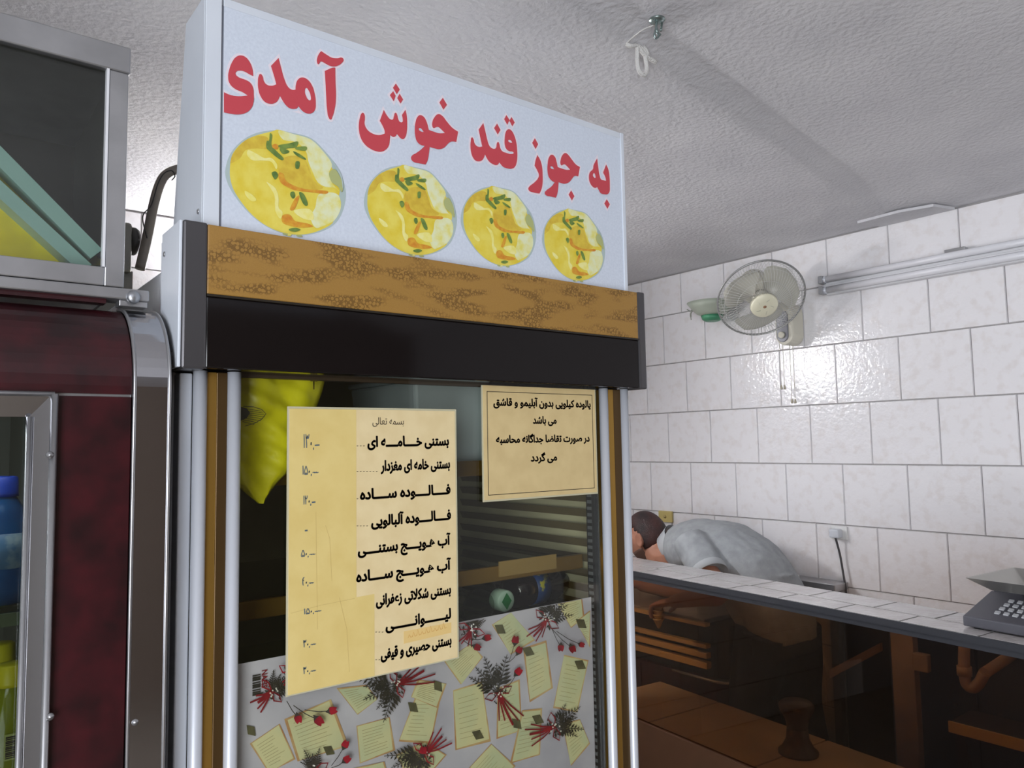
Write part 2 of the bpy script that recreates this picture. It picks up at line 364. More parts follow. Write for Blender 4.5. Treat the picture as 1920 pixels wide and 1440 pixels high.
# shelves and the gold rails inside
zs1, zs2 = at(885, 868, 1, 1.14).z, at(1000, 1052, 1, 1.16).z
for zz in (zs1, zs2):
    MB().box(.30, 1.152, zz-.012, 1.074, 1.60, zz-.006).build('shelf', glass_mat('shelf_glass', (.7, .74, .66)) if 'shelf_glass' not in MATS else MATS['shelf_glass'], fz)
    MB().box(.30, 1.14, zz-.024, 1.074, 1.152, zz+.004).build('shelf_rail', mat('dull_gold_rail', (138, 106, 44), .35, .5), fz, .002)
MB().box(.86, 1.137, zs2-.016, 1.0, 1.14, zs2+.012).build('price_rail', mat('tan_card', (150, 122, 70), .6), fz)
z3_ = at(962, 1125, 1, 1.12).z-.036
MB().box(.30, 1.10, z3_-.008, 1.074, 1.60, z3_-.001).build('shelf', MATS['shelf_glass'], fz)
# louvred inside wall at the right
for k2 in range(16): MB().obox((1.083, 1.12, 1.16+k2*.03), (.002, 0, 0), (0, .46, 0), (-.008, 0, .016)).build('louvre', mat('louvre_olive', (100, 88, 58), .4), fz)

# ------------------------------------------------------------------ signboard
YS = 1.02
sg = thing('signboard', 'blue-white shop signboard with red lettering and four ice cream bowls on top of the freezer', 'sign', (.69, 1.1, HZ1))
zt = 1.55+(2.149-1.55)*YS; SX0, SX1, PX0, PX1 = .2905, 1.0945, .3145, 1.086
bk0, bk1 = at(322, 440, 0, SX0), at(350, 52, 0, SX0)
side = [(SX0, YS, HZ1+.001), (SX0, bk0.y, HZ1+.001), (SX0, bk1.y+.005, zt), (SX0, YS, zt)]
sb = MB().prism(side, (SX1-SX0, 0, 0)).build('box', mat('sign_white_metal', (218, 224, 232), .35, col2=(204, 210, 219), nscale=3), sg, .002)
vinyl = mat('pale_blue_vinyl', (214, 222, 234), .42, col2=(206, 214, 227), nscale=240, bump=.05, bscale=500)
MB().box(PX0, YS-.003, HZ1+.001, PX1, YS-.0005, zt-.011).build('printed_panel', vinyl, sg)
MB().box(SX0, YS-.006, HZ1+.001, PX0-.003, YS-.0005, zt+.001).build('frame', MATS['sign_white_metal'], sg, .001)
MB().box(PX0-.003, YS-.0035, HZ1+.001, PX0, YS-.0005, zt-.011).build('frame_joint', mat('joint_grey', (120, 126, 138), .5), sg)
MB().box(PX1, YS-.005, HZ1+.001, SX1, YS-.0005, zt+.001).build('frame', MATS['sign_white_metal'], sg, .001)
MB().box(PX0, YS-.0036, zt-.011, PX1, YS-.0005, zt+.001).build('frame', MATS['sign_white_metal'], sg, .001)
MB().lathe([(.004, 0), (.003, .0015), (0, .002)], (SX0-.0001, 1.035, 1.865), (-1, 0, 0), 10).build('screw', steel, sg)
red = mat('red_vinyl', (200, 72, 82), .45); wht = mat('white_vinyl', (232, 224, 232), .45)
Z1 = (410, 80, 7.3846); Z2 = (660, 150, 8.7273); Z3 = (870, 210, 12.0); Z4 = (980, 250, 9.6)
LET = [
 (Z1, ["70,690! 150,725 270,745 400,735! 330,690 220,640 150,570 128,480 145,370 190,260 240,200 305,180 370,205 430,280 465,370 475,465! 420,440 360,405 290,390 240,405 232,440 270,480 360,515 430,555 470,620 482,720 478,830 440,920 370,975 270,997 150,985 70,968!"]),
 (Z1, ["575,437 605,470 620,530 655,580 730,600 795,580! 765,470 720,325! 825,215! 860,350 910,520 960,620 1010,655 1060,655! 1065,590 1090,520 1150,485 1220,510 1285,590 1325,710 1340,840 1330,930 1290,975 1240,985 1180,965 1130,920 1100,880! 1080,910 1040,920 980,910 920,860 880,800 845,740! 810,810 770,840 715,850 640,825 575,740 545,640 540,540 550,470", "1210,630 1245,670 1270,740 1265,800 1240,795 1205,740 1190,680"]),
 (Z1, ["1415,120! 1490,170 1560,210 1640,220 1710,215 1725,240 1700,285 1650,320 1600,333 1540,325 1480,295 1410,265 1390,290 1375,302 1358,270 1360,220 1390,150"]),
 (Z1, ["1465,395! 1590,347 1610,352! 1612,500 1618,800 1600,930 1570,1030 1545,1068 1520,1040 1500,950 1485,750 1475,550"]),
 (Z2, ["172,540 198,570 205,640 200,720 240,810 320,875 440,905 530,880! 530,840 500,760 450,670! 515,495! 570,590 620,645 660,650 680,600 710,540 735,580 750,640 780,690 820,690 825,640 812,575! 868,492! 890,590 897,720 890,850 865,940 830,970 790,955 750,910 730,885! 710,920 670,935 620,905! 612,990 595,1080 550,1140 480,1175 400,1170 300,1130 200,1050 140,950 112,840 108,720 125,620 145,560"]),
 (Z2, ["712,62! 775,160! 727,235! 665,130!"]), (Z2, ["668,187! 708,262! 678,352! 614,250!"]), (Z2, ["772,228! 830,322! 788,388! 736,300!"]),
 (Z2, ["1110,578 1170,610 1215,690 1250,820! 1320,845 1420,875 1515,872! 1460,815 1400,770 1360,780 1330,790 1310,760 1308,700 1340,620 1410,562 1470,590 1550,690 1640,790 1730,850! 1700,1015! 1620,1010 1570,1040 1500,1110 1420,1135 1340,1120 1265,1098! 1250,1220 1230,1320 1200,1385! 1090,1365 985,1330 962,1290 965,1255 1050,1195 1130,1135 1185,1080! 1110,1060 1060,1010 1030,920 1022,800 1035,690 1065,610", "1085,805 1115,790 1150,825 1168,855! 1120,845"]),
 (Z2, ["1480,295! 1548,410! 1490,488! 1425,370!"]),
 (Z3, ["172,575 205,620 225,700 265,760 330,790 405,780! 385,700 322,400! 425,255! 470,440 520,650 560,760 610,815 690,830 715,800 735,700 760,678 785,720 805,810 850,885 930,920 1060,948 1110,925 1100,905 1010,885 945,835 910,740 908,600 930,460 960,410 1010,392 1065,430 1120,530 1165,680 1185,850 1190,1020 1170,1160 1130,1245 1060,1280 960,1270 870,1235 820,1180 785,1135! 765,1175 720,1200 650,1180 570,1130 510,1050 465,955! 430,1050 390,1095 320,1115 250,1095 190,1020 155,920 138,780 145,660", "985,650 1020,628 1060,660 1080,695! 1020,690"]),
 (Z3, ["735,265! 812,410! 750,508! 670,365!"]), (Z3, ["945,75! 1015,185! 965,290! 895,165!"]), (Z3, ["1060,118! 1130,240! 1078,325! 1012,200!"]),
 (Z4, ["258,395! 310,490 340,600 352,760 350,900 330,1010 295,1088! 200,1070 110,1035 95,1000 110,965 200,890 275,800 285,750 260,680 208,585! 225,490"]),
 (Z4, ["212,92! 270,200! 225,285! 165,175!"]),
 (Z4, ["515,388 570,425 600,510 622,610! 700,640 780,660 848,658! 800,605 745,560 715,570 690,580 672,545 675,490 710,395 765,358 810,390 880,480 950,565 1022,610! 992,778! 930,770 880,820 830,880 750,910 690,900 638,882! 630,1000 610,1110 590,1162! 500,1140 400,1105 390,1070 420,1030 510,960 568,885! 510,850 460,780 440,680 442,560 465,440", "490,610 515,595 545,620 558,650! 510,640"]),
 (Z4, ["865,1030! 922,1135! 878,1210! 820,1105!"]),
 (Z4, ["1332,455! 1350,600 1380,780 1400,830 1450,850 1495,858! 1480,790 1440,710! 1495,565! 1535,660 1555,800 1560,950 1555,1050 1525,1095 1470,1100 1400,1080 1360,1020 1330,965! 1310,985 1250,960 1200,880 1185,800 1200,710 1260,640 1265,590 1290,530", "1280,720 1300,760 1300,805 1262,780 1255,755"]),
 (Z4, ["1505,1190! 1560,1280! 1518,1360! 1463,1265!"]),
]
def letter(zr, loops, grow, y, thick, m, name):
    c = bpy.data.curves.new(name, 'CURVE'); c.dimensions = '2D'; c.fill_mode = 'BOTH'; c.resolution_u = 5
    for k_, lp in enumerate(loops):
        if grow and k_: continue
        pts = []
        for tk in lp.split():
            cor = tk.endswith('!'); x, y_ = map(float, tk.rstrip('!').split(','))
            p = at(zr[0]+x/zr[2], zr[1]+y_/zr[2], 1, YS-.003); pts.append((p.x, p.z, cor))
        sp = c.splines.new('BEZIER'); sp.bezier_points.add(len(pts)-1); sp.use_cyclic_u = True
        for bp, (x, z, cor) in zip(sp.bezier_points, pts):
            bp.co = (x, z, 0); bp.handle_left_type = bp.handle_right_type = 'VECTOR' if cor else 'AUTO'
    c.offset = grow; c.extrude = thick/2
    o = bpy.data.objects.new(name, c); COL.objects.link(o); bpy.context.view_layer.update()
    me = bpy.data.meshes.new_from_object(o.evaluated_get(bpy.context.evaluated_depsgraph_get())); bpy.data.objects.remove(o)
    for v in me.vertices: v.co = (max(v.co.x, PX0+.0005), y-v.co.z, v.co.y)
    me.materials.clear(); me.materials.append(m); me.name = name
    return link_mesh(name, me, sg)
for li, (zr, loops) in enumerate(LET):   # every stroke a hair proud of the last so that overlapping outlines do not share a plane
    lt = letter(zr, loops, 0, YS-.0039-.00002*li, .0003, red, 'letter')
    ol = letter(zr, loops, .0032, YS-.00312-.00002*li, .0002, wht, 'letter_outline'); ol.parent = lt; ol.matrix_parent_inverse = Matrix()
# printed bowls of saffron ice cream (flat print): outlines in zoomed pixels of the first bowl
Z5 = (410, 235, 6.696)
yel = mat('print_yellow', (224, 200, 60), .45, col2=(232, 216, 96), nscale=45, ndetail=5)
yel2 = mat('print_amber', (208, 174, 58), .45, col2=(222, 196, 70), nscale=80)
pale = mat('print_pale_cream', (228, 232, 190), .45, col2=(226, 218, 112), nscale=60, contrast=(.42, .68))
lite = mat('print_highlight', (236, 226, 118), .45, col2=(240, 234, 160), nscale=90)
org = mat('print_saffron_orange', (210, 134, 44), .45, col2=(220, 168, 54), nscale=120)
grn = mat('print_pistachio', (126, 150, 70), .45, col2=(88, 118, 56), nscale=90)
gls = mat('print_glass_grey', (176, 192, 190), .45)
glo = mat('print_glass_olive', (176, 182, 122), .45)
BOWL = [
 (6, [(75, 560), (130, 380), (260, 220), (450, 110), (700, 70), (900, 100), (1150, 170), (1330, 340), (1480, 530), (1560, 720), (1585, 900), (1540, 1100), (1440, 1250), (1250, 1350), (1000, 1390), (780, 1360), (560, 1260), (360, 1100), (180, 880), (90, 700)]),
 (0, [(130, 560), (160, 380), (280, 230), (450, 140), (660, 85), (740, 65), (930, 120), (1150, 200), (1320, 380), (1420, 560), (1500, 780), (1500, 880), (1430, 1080), (1420, 1230), (1220, 1340), (1000, 1380), (780, 1350), (560, 1250), (370, 1090), (200, 860), (140, 700)]),
 (1, [(135, 480), (180, 350), (320, 200), (480, 140), (610, 170), (600, 300), (470, 300), (330, 320), (260, 420), (180, 470)]),
 (2, [(740, 75), (930, 120), (1150, 190), (1320, 360), (1410, 500), (1370, 620), (1430, 760), (1500, 830), (1440, 790), (1330, 780), (1230, 720), (1170, 600), (1120, 480), (1080, 330), (960, 220), (800, 190)]),
 (1, [(760, 450), (900, 390), (1060, 430), (1130, 560), (1180, 700), (1300, 790), (1180, 820), (960, 780), (800, 690), (740, 580)]),
 (2, [(1240, 880), (1400, 850), (1500, 900), (1520, 1050), (1440, 1200), (1300, 1270), (1200, 1290), (1140, 1160), (1200, 1040)]),
 (3, [(360, 320), (470, 370), (560, 420), (650, 420), (720, 500), (710, 560), (650, 470), (540, 450), (420, 450), (350, 390)]),
 (3, [(590, 720), (700, 800), (740, 920), (740, 1040), (790, 1100), (760, 1180), (700, 1080), (690, 900), (640, 800)]),
 (3, [(320, 830), (420, 890), (460, 950), (400, 960), (330, 890)]),
 (3, [(930, 1080), (1130, 1060), (1180, 1190), (1050, 1180)]),
 (4, [(740, 610), (800, 620), (830, 700), (920, 760), (1080, 810), (1340, 830), (1330, 870), (1150, 850), (970, 830), (860, 790), (760, 720)]),
 (4, [(790, 1140), (880, 1130), (950, 1210), (1100, 1240), (1170, 1280), (1000, 1290), (800, 1240)]),
 (4, [(950, 920), (1000, 900), (940, 1060), (880, 1060)]),
 (5, [(630, 110), (660, 140), (650, 260), (720, 340), (800, 420), (780, 450), (700, 400), (620, 330), (585, 290), (590, 210), (620, 200)]),
 (5, [(730, 265), (880, 235), (970, 212), (985, 240), (950, 290), (860, 300), (800, 310)]),
 (5, [(960, 285), (1070, 275), (1095, 295), (1070, 330), (960, 315)]),
 (5, [(920, 335), (1000, 370), (1080, 430), (1060, 440), (960, 390)]),
 (5, [(750, 300), (850, 320), (870, 350), (790, 370)]),
 (4, [(655, 265), (700, 245), (735, 270), (720, 310), (670, 300)]),
 (5, [(890, 850), (930, 845), (945, 900), (915, 930), (885, 890)]),
 (5, [(995, 850), (1050, 870), (1100, 980), (1090, 1020), (1050, 1000), (1010, 920)]),
 (5, [(650, 610), (700, 590), (730, 640), (690, 690)]),
 (5, [(950, 470), (1000, 470), (990, 550), (950, 550)]),
 (5, [(870, 1310), (950, 1295), (1010, 1320), (950, 1345), (880, 1335)]),
 (7, [(1370, 610), (1440, 560), (1510, 660), (1545, 760), (1530, 850), (1480, 780), (1400, 720)]),
 (6, [(1405, 460), (1470, 530), (1530, 650), (1548, 760), (1540, 800), (1520, 680), (1460, 560)]),
 (2, [(850, 1370), (900, 1375), (880, 1400), (850, 1395)]), (7, [(790, 1362), (850, 1372), (840, 1392), (795, 1380)]),
 (7, [(960, 1385), (1020, 1385), (1030, 1410), (970, 1405)]),
]
b1 = at(500, 252, 1, YS)
for n_, (px, py, sc) in enumerate(((500, 252, 1.0), (740, 317, .96), (909, 356, .925), (1053, 398, .905))):
    bb = at(px, py, 1, YS); mb = MB()
    for k_, (mi, pts) in enumerate(BOWL):
        q = []
        for x, z in pts:
            p = at(Z5[0]+x/Z5[2], Z5[1]+z/Z5[2], 1, YS); q.append((bb.x+(p.x-b1.x)*sc, max(HZ1+.002, bb.z+(p.z-b1.z)*sc)))
        flat(mb, q, YS-.0032-.00006*k_, mi, 4)
    mb.build('bowl_print', [yel, yel2, pale, lite, org, grn, gls, glo], sg, fix=False)

# ------------------------------------------------------------------ menu sheet and notice taped on the glass
paper = mat('cream_paper', (231, 211, 163), .55, col2=(224, 202, 152), nscale=30)
papery = mat('yellowed_overlay', (226, 203, 132), .4, col2=(220, 195, 122), nscale=25)
ink = mat('dark_print_ink', (52, 40, 30), .6); pen = mat('blue_grey_pen', (86, 100, 108), .6)
lam = mat('laminate_edge', (196, 190, 160), .25)
YM = 1.0305
def pm(px, py, y=YM): p = at(px, py, 1, y); return p.x, p.z
mn = thing('menu_sheet', 'tall cream laminated price list with handwritten prices taped to the freezer door', 'menu', (.55, YM, 1.22))
a, b_ = pm(543, 766), pm(858, 1222)
MX0, MX1, MZ1, MZ0 = a[0], b_[0], pm(543, 766)[1], pm(543, 1303)[1]
MB().box(MX0-.003, YM+.0008, MZ0-.002, MX1+.003, YM+.0018, MZ1+.003).build('laminate', lam, mn)
MB().box(MX0, YM, MZ0, MX1, YM+.0008, MZ1).build('paper', paper, mn)
xo = pm(668, 1000)[0]; xo2 = pm(702, 1200)[0]; zo = pm(668, 1120)[1]
MB().prism([(MX0, YM-.0003, MZ1), (xo, YM-.0003, MZ1), (xo, YM-.0003, zo), (xo2, YM-.0003, zo+.001), (xo2, YM-.0003, MZ0), (MX0, YM-.0003, MZ0)], (0, .0003, 0)).build('price_overlay', papery, mn)
tp0, tp1 = pm(756, 1190), pm(845, 1160)
MB().prism([(pm(757, 1184)[0], YM-.0003, pm(757, 1184)[1]), (pm(846, 1167)[0], YM-.0003, pm(846, 1167)[1]), (pm(846, 1185)[0], YM-.0003, pm(846, 1186)[1]), (pm(757, 1206)[0], YM-.0003, pm(757, 1207)[1])], (0, .0003, 0)).build('tape_patch', mat('yellow_tape', (228, 196, 128), .4), mn)
sc_ = MB()
for i in range(9):
    x0 = 765+i*8; yb = 1196-i*2.1
    ribbon(sc_, [pm(x0, yb), pm(x0+2, yb-6-(i % 3)*3), pm(x0+5, yb-1), pm(x0+8, yb-3)], .0012, YM-.0005)
sc_.build('faded_scribble', mat('faded_orange', (214, 166, 92), .5), mn)
LINES = [('بسمه تعالی', 698, 757, 796, .0026, .2), ('بستنی خــــامــــه ای', 689, 841, 836, 0, 0), ('بستنی خامه ای مغزدار', 714, 843, 880, 0, 0),
 ('فــــالــــوده ســــاده', 675, 844, 931, 0, 0), ('فــــالــــوده آلبالویی', 696, 845, 980, 0, 0), ('آب هـویــــج بستنــــی', 671, 844, 1030, 0, 0),
 ('آب هـویــــج ســــاده', 668, 845, 1079, 0, 0), ('بستنی شکلاتی زعفرانی', 705, 845, 1124, 0, 0), ('لیـــــــوانـــــــی', 723, 845, 1170, 0, 0), ('بستنی حصیری و قیفی', 714, 846, 1222, 0, 0)]
for t, xl, xr, yb, h, _ in LINES:
    xlw, zb = pm((xl+xr)/2, yb)
    fh = .021 if not h else .015
    place_text('lettering', t, mn, ink, pm(xr, yb)[0], pm(xl, yb)[0], zb, fh, YM-.0006, .02 if not h else 0, heavy=.0005 if not h else 0)
dots = MB()
for (x0, x1, yb) in ((668, 686, 836), (668, 708, 884), (668, 672, 935), (668, 690, 986), (703, 718, 1185), (703, 712, 1237)):
    x = x0+2
    while x < x1: p = pm(x, yb); dots.box(p[0]-.0012, YM-.0006, p[1]-.0004, p[0]+.0012, YM-.0004, p[1]+.0004); x += 6
dots.build('leader_dots', ink, mn)['kind'] = 'stuff'
# handwritten Persian figures as pen strokes; unit box 1x1 (x right, z up)
DG = {'1': [[(.4, 1), (.5, .5), (.5, 0)]], '2': [[(.15, 1), (.2, .75), (.45, .62), (.7, .75), (.75, 1)], [(.2, .8), (.3, .4), (.32, 0)]], '3': [[(.1, 1), (.18, .74), (.35, .7), (.45, .9), (.55, .7), (.75, .74), (.85, 1)], [(.14, .8), (.28, .4), (.3, 0)]],
      '5': [[(.5, .95), (.2, .5), (.1, .12), (.35, .0), (.5, .2), (.7, 0), (.95, .15), (.8, .55), (.5, .95)]], '4': [[(.75, 1), (.35, .9), (.25, .65), (.6, .6)], [(.25, .72), (.22, .35), (.35, 0)]],
      '0': [[(.4, .3), (.55, .4), (.5, .2), (.4, .3)]], '.': [[(.4, .02), (.5, -.15)]], '-': [[(.0, .18), (.9, .2)]], ',': [[(.4, .05), (.3, -.2)]], '~': [[(.0, .18), (.3, .22), (.35, .15), (.65, .22), (.7, .15), (1.0, .2)]]}
for t, x0, x1, y0, y1 in (('130.-', 568, 600, 814, 840), ('150,~', 566, 597, 872, 890), ('120,-', 568, 592, 928, 946), ('-', 571, 577, 990, 996), ('50,~', 564, 591, 1028, 1044), ('40,~', 566, 588, 1080, 1098), ('150,~', 569, 602, 1136, 1152), ('30,~', 568, 592, 1196, 1214), ('30,~', 568, 592, 1246, 1264)):
    mb = MB(); wid = {'1': .5, '0': .7, '.': .5, ',': .5, '~': 1.6, '-': 1.3}
    tot = sum(wid.get(c, 1) for c in t); X0, Z0 = pm(x0, y1); X1, Z1_ = pm(x1, y0); cx = 0
    for c in t:
        wc = wid.get(c, 1)
        for st in DG[c]:
            pts = catmull([Vector((p[0], p[1], 0)) for p in st], 4, False)
            ribbon(mb, [(X0+(cx+q.x*wc)/tot*(X1-X0), Z0+q.y*(Z1_-Z0)) for q in pts], (.0014 if c != '-' else .0022), YM-.0007)
        cx += wc
    mb.build('handwritten_price', pen, mn, fix=False)
cr = MB()
for pts in (((592, 960), (594, 1100), (595, 1180)), ((610, 985), (618, 1010), (622, 1090)), ((636, 1120), (650, 1180), (655, 1260)), ((545, 1150), (600, 1135), (665, 1122))):
    ribbon(cr, [pm(*p) for p in pts], .0007, YM-.0005)
cr.build('crease_marks', mat('paper_crease', (206, 180, 112), .5), mn)
nt_ = thing('notice_sheet', 'small cream notice with black border in the top right of the freezer door', 'notice', (.88, YM, 1.46))
nx0, nx1, nz1, nz0 = pm(907, 830)[0], pm(1117, 830)[0], pm(905, 722)[1], pm(911, 938)[1]
MB().box(nx0-.003, YM+.0006, nz0-.003, nx1+.003, YM+.0016, nz1).build('laminate', lam, nt_)
MB().box(nx0, YM-.0002, nz0, nx1, YM+.0006, nz1).build('paper', mat('tan_paper', (216, 193, 140), .5, col2=(208, 184, 132), nscale=30), nt_)
bx0, bx1, bz1, bz0 = nx0+.0075, nx1-.0065, nz1-.010, nz0+.0075
br = MB(); t_ = .0011
for q in ((bx0, bz0, bx1, bz0+t_), (bx0, bz1-t_, bx1, bz1), (bx0, bz0, bx0+t_, bz1), (bx1-t_, bz0, bx1, bz1)): br.box(q[0], YM-.0005, q[1], q[2], YM-.0002, q[3])
br.build('printed_border', ink, nt_)
for t, xl, xr, yb in (('پالوده کیلویی بدون آبلیمو و قاشق', 925, 1107, 762), ('می باشد', 999, 1043, 794), ('در صورت تقاضا جداگانه محاسبه', 930, 1105, 829), ('می گردد', 995, 1044, 864)):
    zb = pm((xl+xr)/2, yb)[1]
    place_text('lettering', t, nt_, ink, pm(xr, yb)[0], pm(xl, yb)[0], zb, .0175, YM-.0006, .02, heavy=.0004)

# ------------------------------------------------------------------ printed wrapping paper inside the door
YW = 1.046
def pw(x, y): p = at(420+x/2.4, 1040+y/2.4, 1, YW); return p.x, p.z
gw = thing('wrapping_paper', 'wrapping paper printed with letters and red roses lining the lower freezer door', 'paper', (.68, YW, .7))
wz = pw(700, 372)[1]; wx0, wx1 = .352, 1.0035
MB().box(wx0, YW, .62, wx1, YW+.001, wz).build('sheet', mat('greyish_white_paper', (205, 200, 212), .5, col2=(182, 178, 192), nscale=9), gw)
lm = mat('printed_letter', (222, 214, 166), .5, col2=(198, 204, 168), nscale=14)
le = mat('printed_letter_edge', (214, 190, 138), .5, col2=(186, 134, 88), nscale=22)
st_ = mat('printed_stamp', (78, 74, 54), .5, col2=(100, 96, 66), nscale=60)
ln = mat('printed_script', (166, 154, 112), .5)
rs = mat('printed_rose_red', (150, 24, 34), .5, col2=(110, 16, 26), nscale=60)
lf = mat('printed_leaf_dark', (62, 56, 46), .5, col2=(44, 42, 36), nscale=50)
bw = mat('printed_berry', (226, 222, 214), .5)
LT = [[(1205, 315), (1290, 250), (1400, 385), (1290, 450)], [(1345, 420), (1450, 385), (1480, 600), (1375, 665)], [(1530, 450), (1640, 475), (1590, 710), (1480, 690)],
      [(1030, 610), (1160, 570), (1200, 840), (1040, 880)], [(1230, 600), (1330, 560), (1340, 790), (1225, 830)], [(990, 480), (1110, 400), (1165, 460), (1065, 585)],
      [(595, 770), (745, 730), (770, 880), (610, 940)], [(860, 640), (975, 640), (930, 850), (785, 840)], [(115, 850), (250, 760), (320, 920), (200, 980)],
      [(270, 740), (480, 650), (560, 860), (330, 930)], [(505, 600), (640, 585), (690, 650), (600, 720)], [(870, 560), (1000, 580), (960, 690), (840, 640)],
      [(1340, 700), (1430, 690), (1420, 900), (1285, 940)], [(1520, 760), (1600, 740), (1645, 850), (1560, 950)], [(1500, 220), (1610, 190), (1620, 280), (1560, 330)],
      [(1100, 960), (1200, 850), (1310, 950), (1210, 1060)], [(770, 900), (900, 840), (1000, 900), (860, 1060)], [(580, 960), (720, 930), (760, 1080), (620, 1110)],
      [(380, 1000), (520, 960), (560, 1100), (430, 1130)], [(1380, 1000), (1500, 960), (1560, 1080), (1430, 1110)], [(1580, 300), (1645, 250), (1645, 420), (1620, 370)], [(900, 1060), (1040, 1000), (1080, 1130), (960, 1160)]]
STP = [(1240, 335), (1367, 435), (1600, 495), (1140, 810), (1315, 760), (848, 685), (470, 880), (1605, 310), (960, 590), (1410, 740), (120, 790)]
pt = MB(); dy = [YW-.0002]
def lay(pts, mi, sm=0):
    dy[0] -= .000006
    flat(pt, [(min(max(q[0], wx0), wx1), min(q[1], wz-.0005)) for q in [pw(*p) for p in pts]], dy[0], mi, sm)
def wribbon(pts, wd, mi):
    dy[0] -= .000006
    q = [pw(*p) for p in pts]; ribbon(pt, [(min(max(a[0], wx0), wx1), min(a[1], wz-.0005)) for a in q], wd, dy[0], mi)
for q in LT:
    lay(q, 1); c = (sum(p[0] for p in q)/len(q), sum(p[1] for p in q)/len(q))
    lay([(c[0]+(p[0]-c[0])*.92+random.uniform(-4, 4), c[1]+(p[1]-c[1])*.94+random.uniform(-4, 4)) for p in q], 0)
    for k_ in range(2, 11):
        t = k_/12; a0 = [q[0][i]*(1-t)+q[3][i]*t for i in (0, 1)]; a1 = [q[1][i]*(1-t)+q[2][i]*t for i in (0, 1)]
        e = random.uniform(.55, .85); wribbon([[a0[i]*.85+a1[i]*.15 for i in (0, 1)], [a0[i]*(1-e)+a1[i]*e for i in (0, 1)]], .0007, 3)
for x, y in STP:
    a = random.uniform(.4, .9); lay([(x+26*math.cos(a+k_*1.571)*(.8 if k_ % 2 else 1.15), y+30*math.sin(a+k_*1.571)*(.8 if k_ % 2 else 1.15)) for k_ in range(4)], 2)
def frond(x, y, ang, L):
    dx, dy_ = math.cos(ang), -math.sin(ang); wribbon([(x, y), (x+dx*L, y+dy_*L)], .0012, 5)
    for k_ in range(2, 9):
        t = k_/9; l = L*.36*(1.1-t)
        for s_ in (1, -1):
            a = ang+s_*.95; bx, by = x+dx*L*t, y+dy_*L*t; ex, ey = bx+math.cos(a)*l, by-math.sin(a)*l; nx_, ny_ = -math.sin(a)*l*.16, -math.cos(a)*l*.16
            lay([(bx, by), ((bx+ex)/2+nx_, (by+ey)/2+ny_), (ex, ey), ((bx+ex)/2-nx_, (by+ey)/2-ny_)], 5)
def rose(x, y, ang, s):
    dx, dy_ = math.cos(ang), -math.sin(ang); px_, py_ = -dy_, dx
    lay([(x-dx*s*.6, y-dy_*s*.6), (x-dx*s*.1+px_*s*.6, y-dy_*s*.1+py_*s*.6), (x+dx*s*.9+px_*s*.35, y+dy_*s*.9+py_*s*.35), (x+dx*s*.7, y+dy_*s*.7), (x+dx*s*.9-px_*s*.35, y+dy_*s*.9-py_*s*.35), (x-dx*s*.1-px_*s*.6, y-dy_*s*.1-py_*s*.6)], 4, 2)
    lay([(x-dx*s*.9, y-dy_*s*.9), (x-dx*s*.2+px_*s*.5, y-dy_*s*.2+py_*s*.5), (x-dx*s*.3, y-dy_*s*.3), (x-dx*s*.2-px_*s*.5, y-dy_*s*.2-py_*s*.5)], 5)
BQ = [(1450, 290, .9, 140), (1230, 620, 2.0, 170), (210, 610, .7, 120), (770, 580, 3.6, 190), (1480, 770, .3, 150), (890, 890, 3.9, 170), (400, 960, 2.0, 100), (1100, 330, 1.2, 90), (300, 520, 1.2, 90), (1160, 1060, .5, 140), (650, 1090, 1.4, 130)]
for bi, (x, y, ang, L) in enumerate(BQ):
    for k_ in range(5): frond(x, y, ang+(k_-2)*.36+random.uniform(-.1, .1), L*random.uniform(.7, 1.05))
    for k_ in range(26):
        a, r_ = random.uniform(0, 6.28), random.uniform(5, 50); bx, by = x+math.cos(a)*r_, y+math.sin(a)*r_; s_ = random.uniform(6, 15); a2 = random.uniform(0, 3)
        lay([(bx+s_*math.cos(a2), by+s_*math.sin(a2)), (bx-s_*.4*math.sin(a2), by+s_*.4*math.cos(a2)), (bx-s_*math.cos(a2), by-s_*math.sin(a2)), (bx+s_*.4*math.sin(a2), by-s_*.4*math.cos(a2))], 5)
    ra = ang+3.14
    for k_ in range(5):
        a = ra+(k_-2)*.2; l = L*random.uniform(.6, .95); wribbon([(x, y), (x+math.cos(a)*l*.5, y-math.sin(a)*l*.5+6), (x+math.cos(a)*l, y-math.sin(a)*l)], .0026 if k_ != 2 else .0045, 4)
    for s_ in (1, -1):
        a = ra+s_*1.1; wribbon([(x, y), (x+math.cos(a)*46, y-math.sin(a)*46), (x+math.cos(a+.5*s_)*66, y-math.sin(a+.5*s_)*66), (x+math.cos(a+.8*s_)*40, y-math.sin(a+.8*s_)*40), (x, y)], .0022, 4)
    for k_ in range(8):
        a, r_ = random.uniform(0, 6.28), random.uniform(4, 34); bx, by = x+math.cos(a)*r_, y+math.sin(a)*r_; lay([(bx+4, by), (bx, by+4), (bx-4, by), (bx, by-4)], 6, 2)
for x, y, a, s_, sx, sy in ((1165, 370, .2, 26, 1090, 375), (1120, 410, -.4, 26, 1060, 380), (1295, 385, 1.4, 28, 1265, 480), (1310, 430, 1.1, 26, 1265, 480), (1500, 410, -1.6, 24, 1460, 330), (1550, 415, -1.1, 26, 1460, 330), (1590, 400, -.3, 20, 1480, 340), (470, 695, .2, 30, 350, 690), (410, 735, -.8, 34, 300, 670), (320, 725, -1.3, 30, 270, 650), (530, 850, 1.1, 28, 470, 940), (535, 915, .6, 28, 470, 950), (1305, 525, .8, 28, 1250, 600), (880, 880, 1.4, 30, 890, 930)):
    wribbon([(sx, sy), ((sx+x)/2, (sy+y)/2+6), (x, y)], .0012, 5); rose(x, y, a, s_)
pt.build('printed_pattern', [lm, le, st_, ln, rs, lf, bw], gw, fix=False)
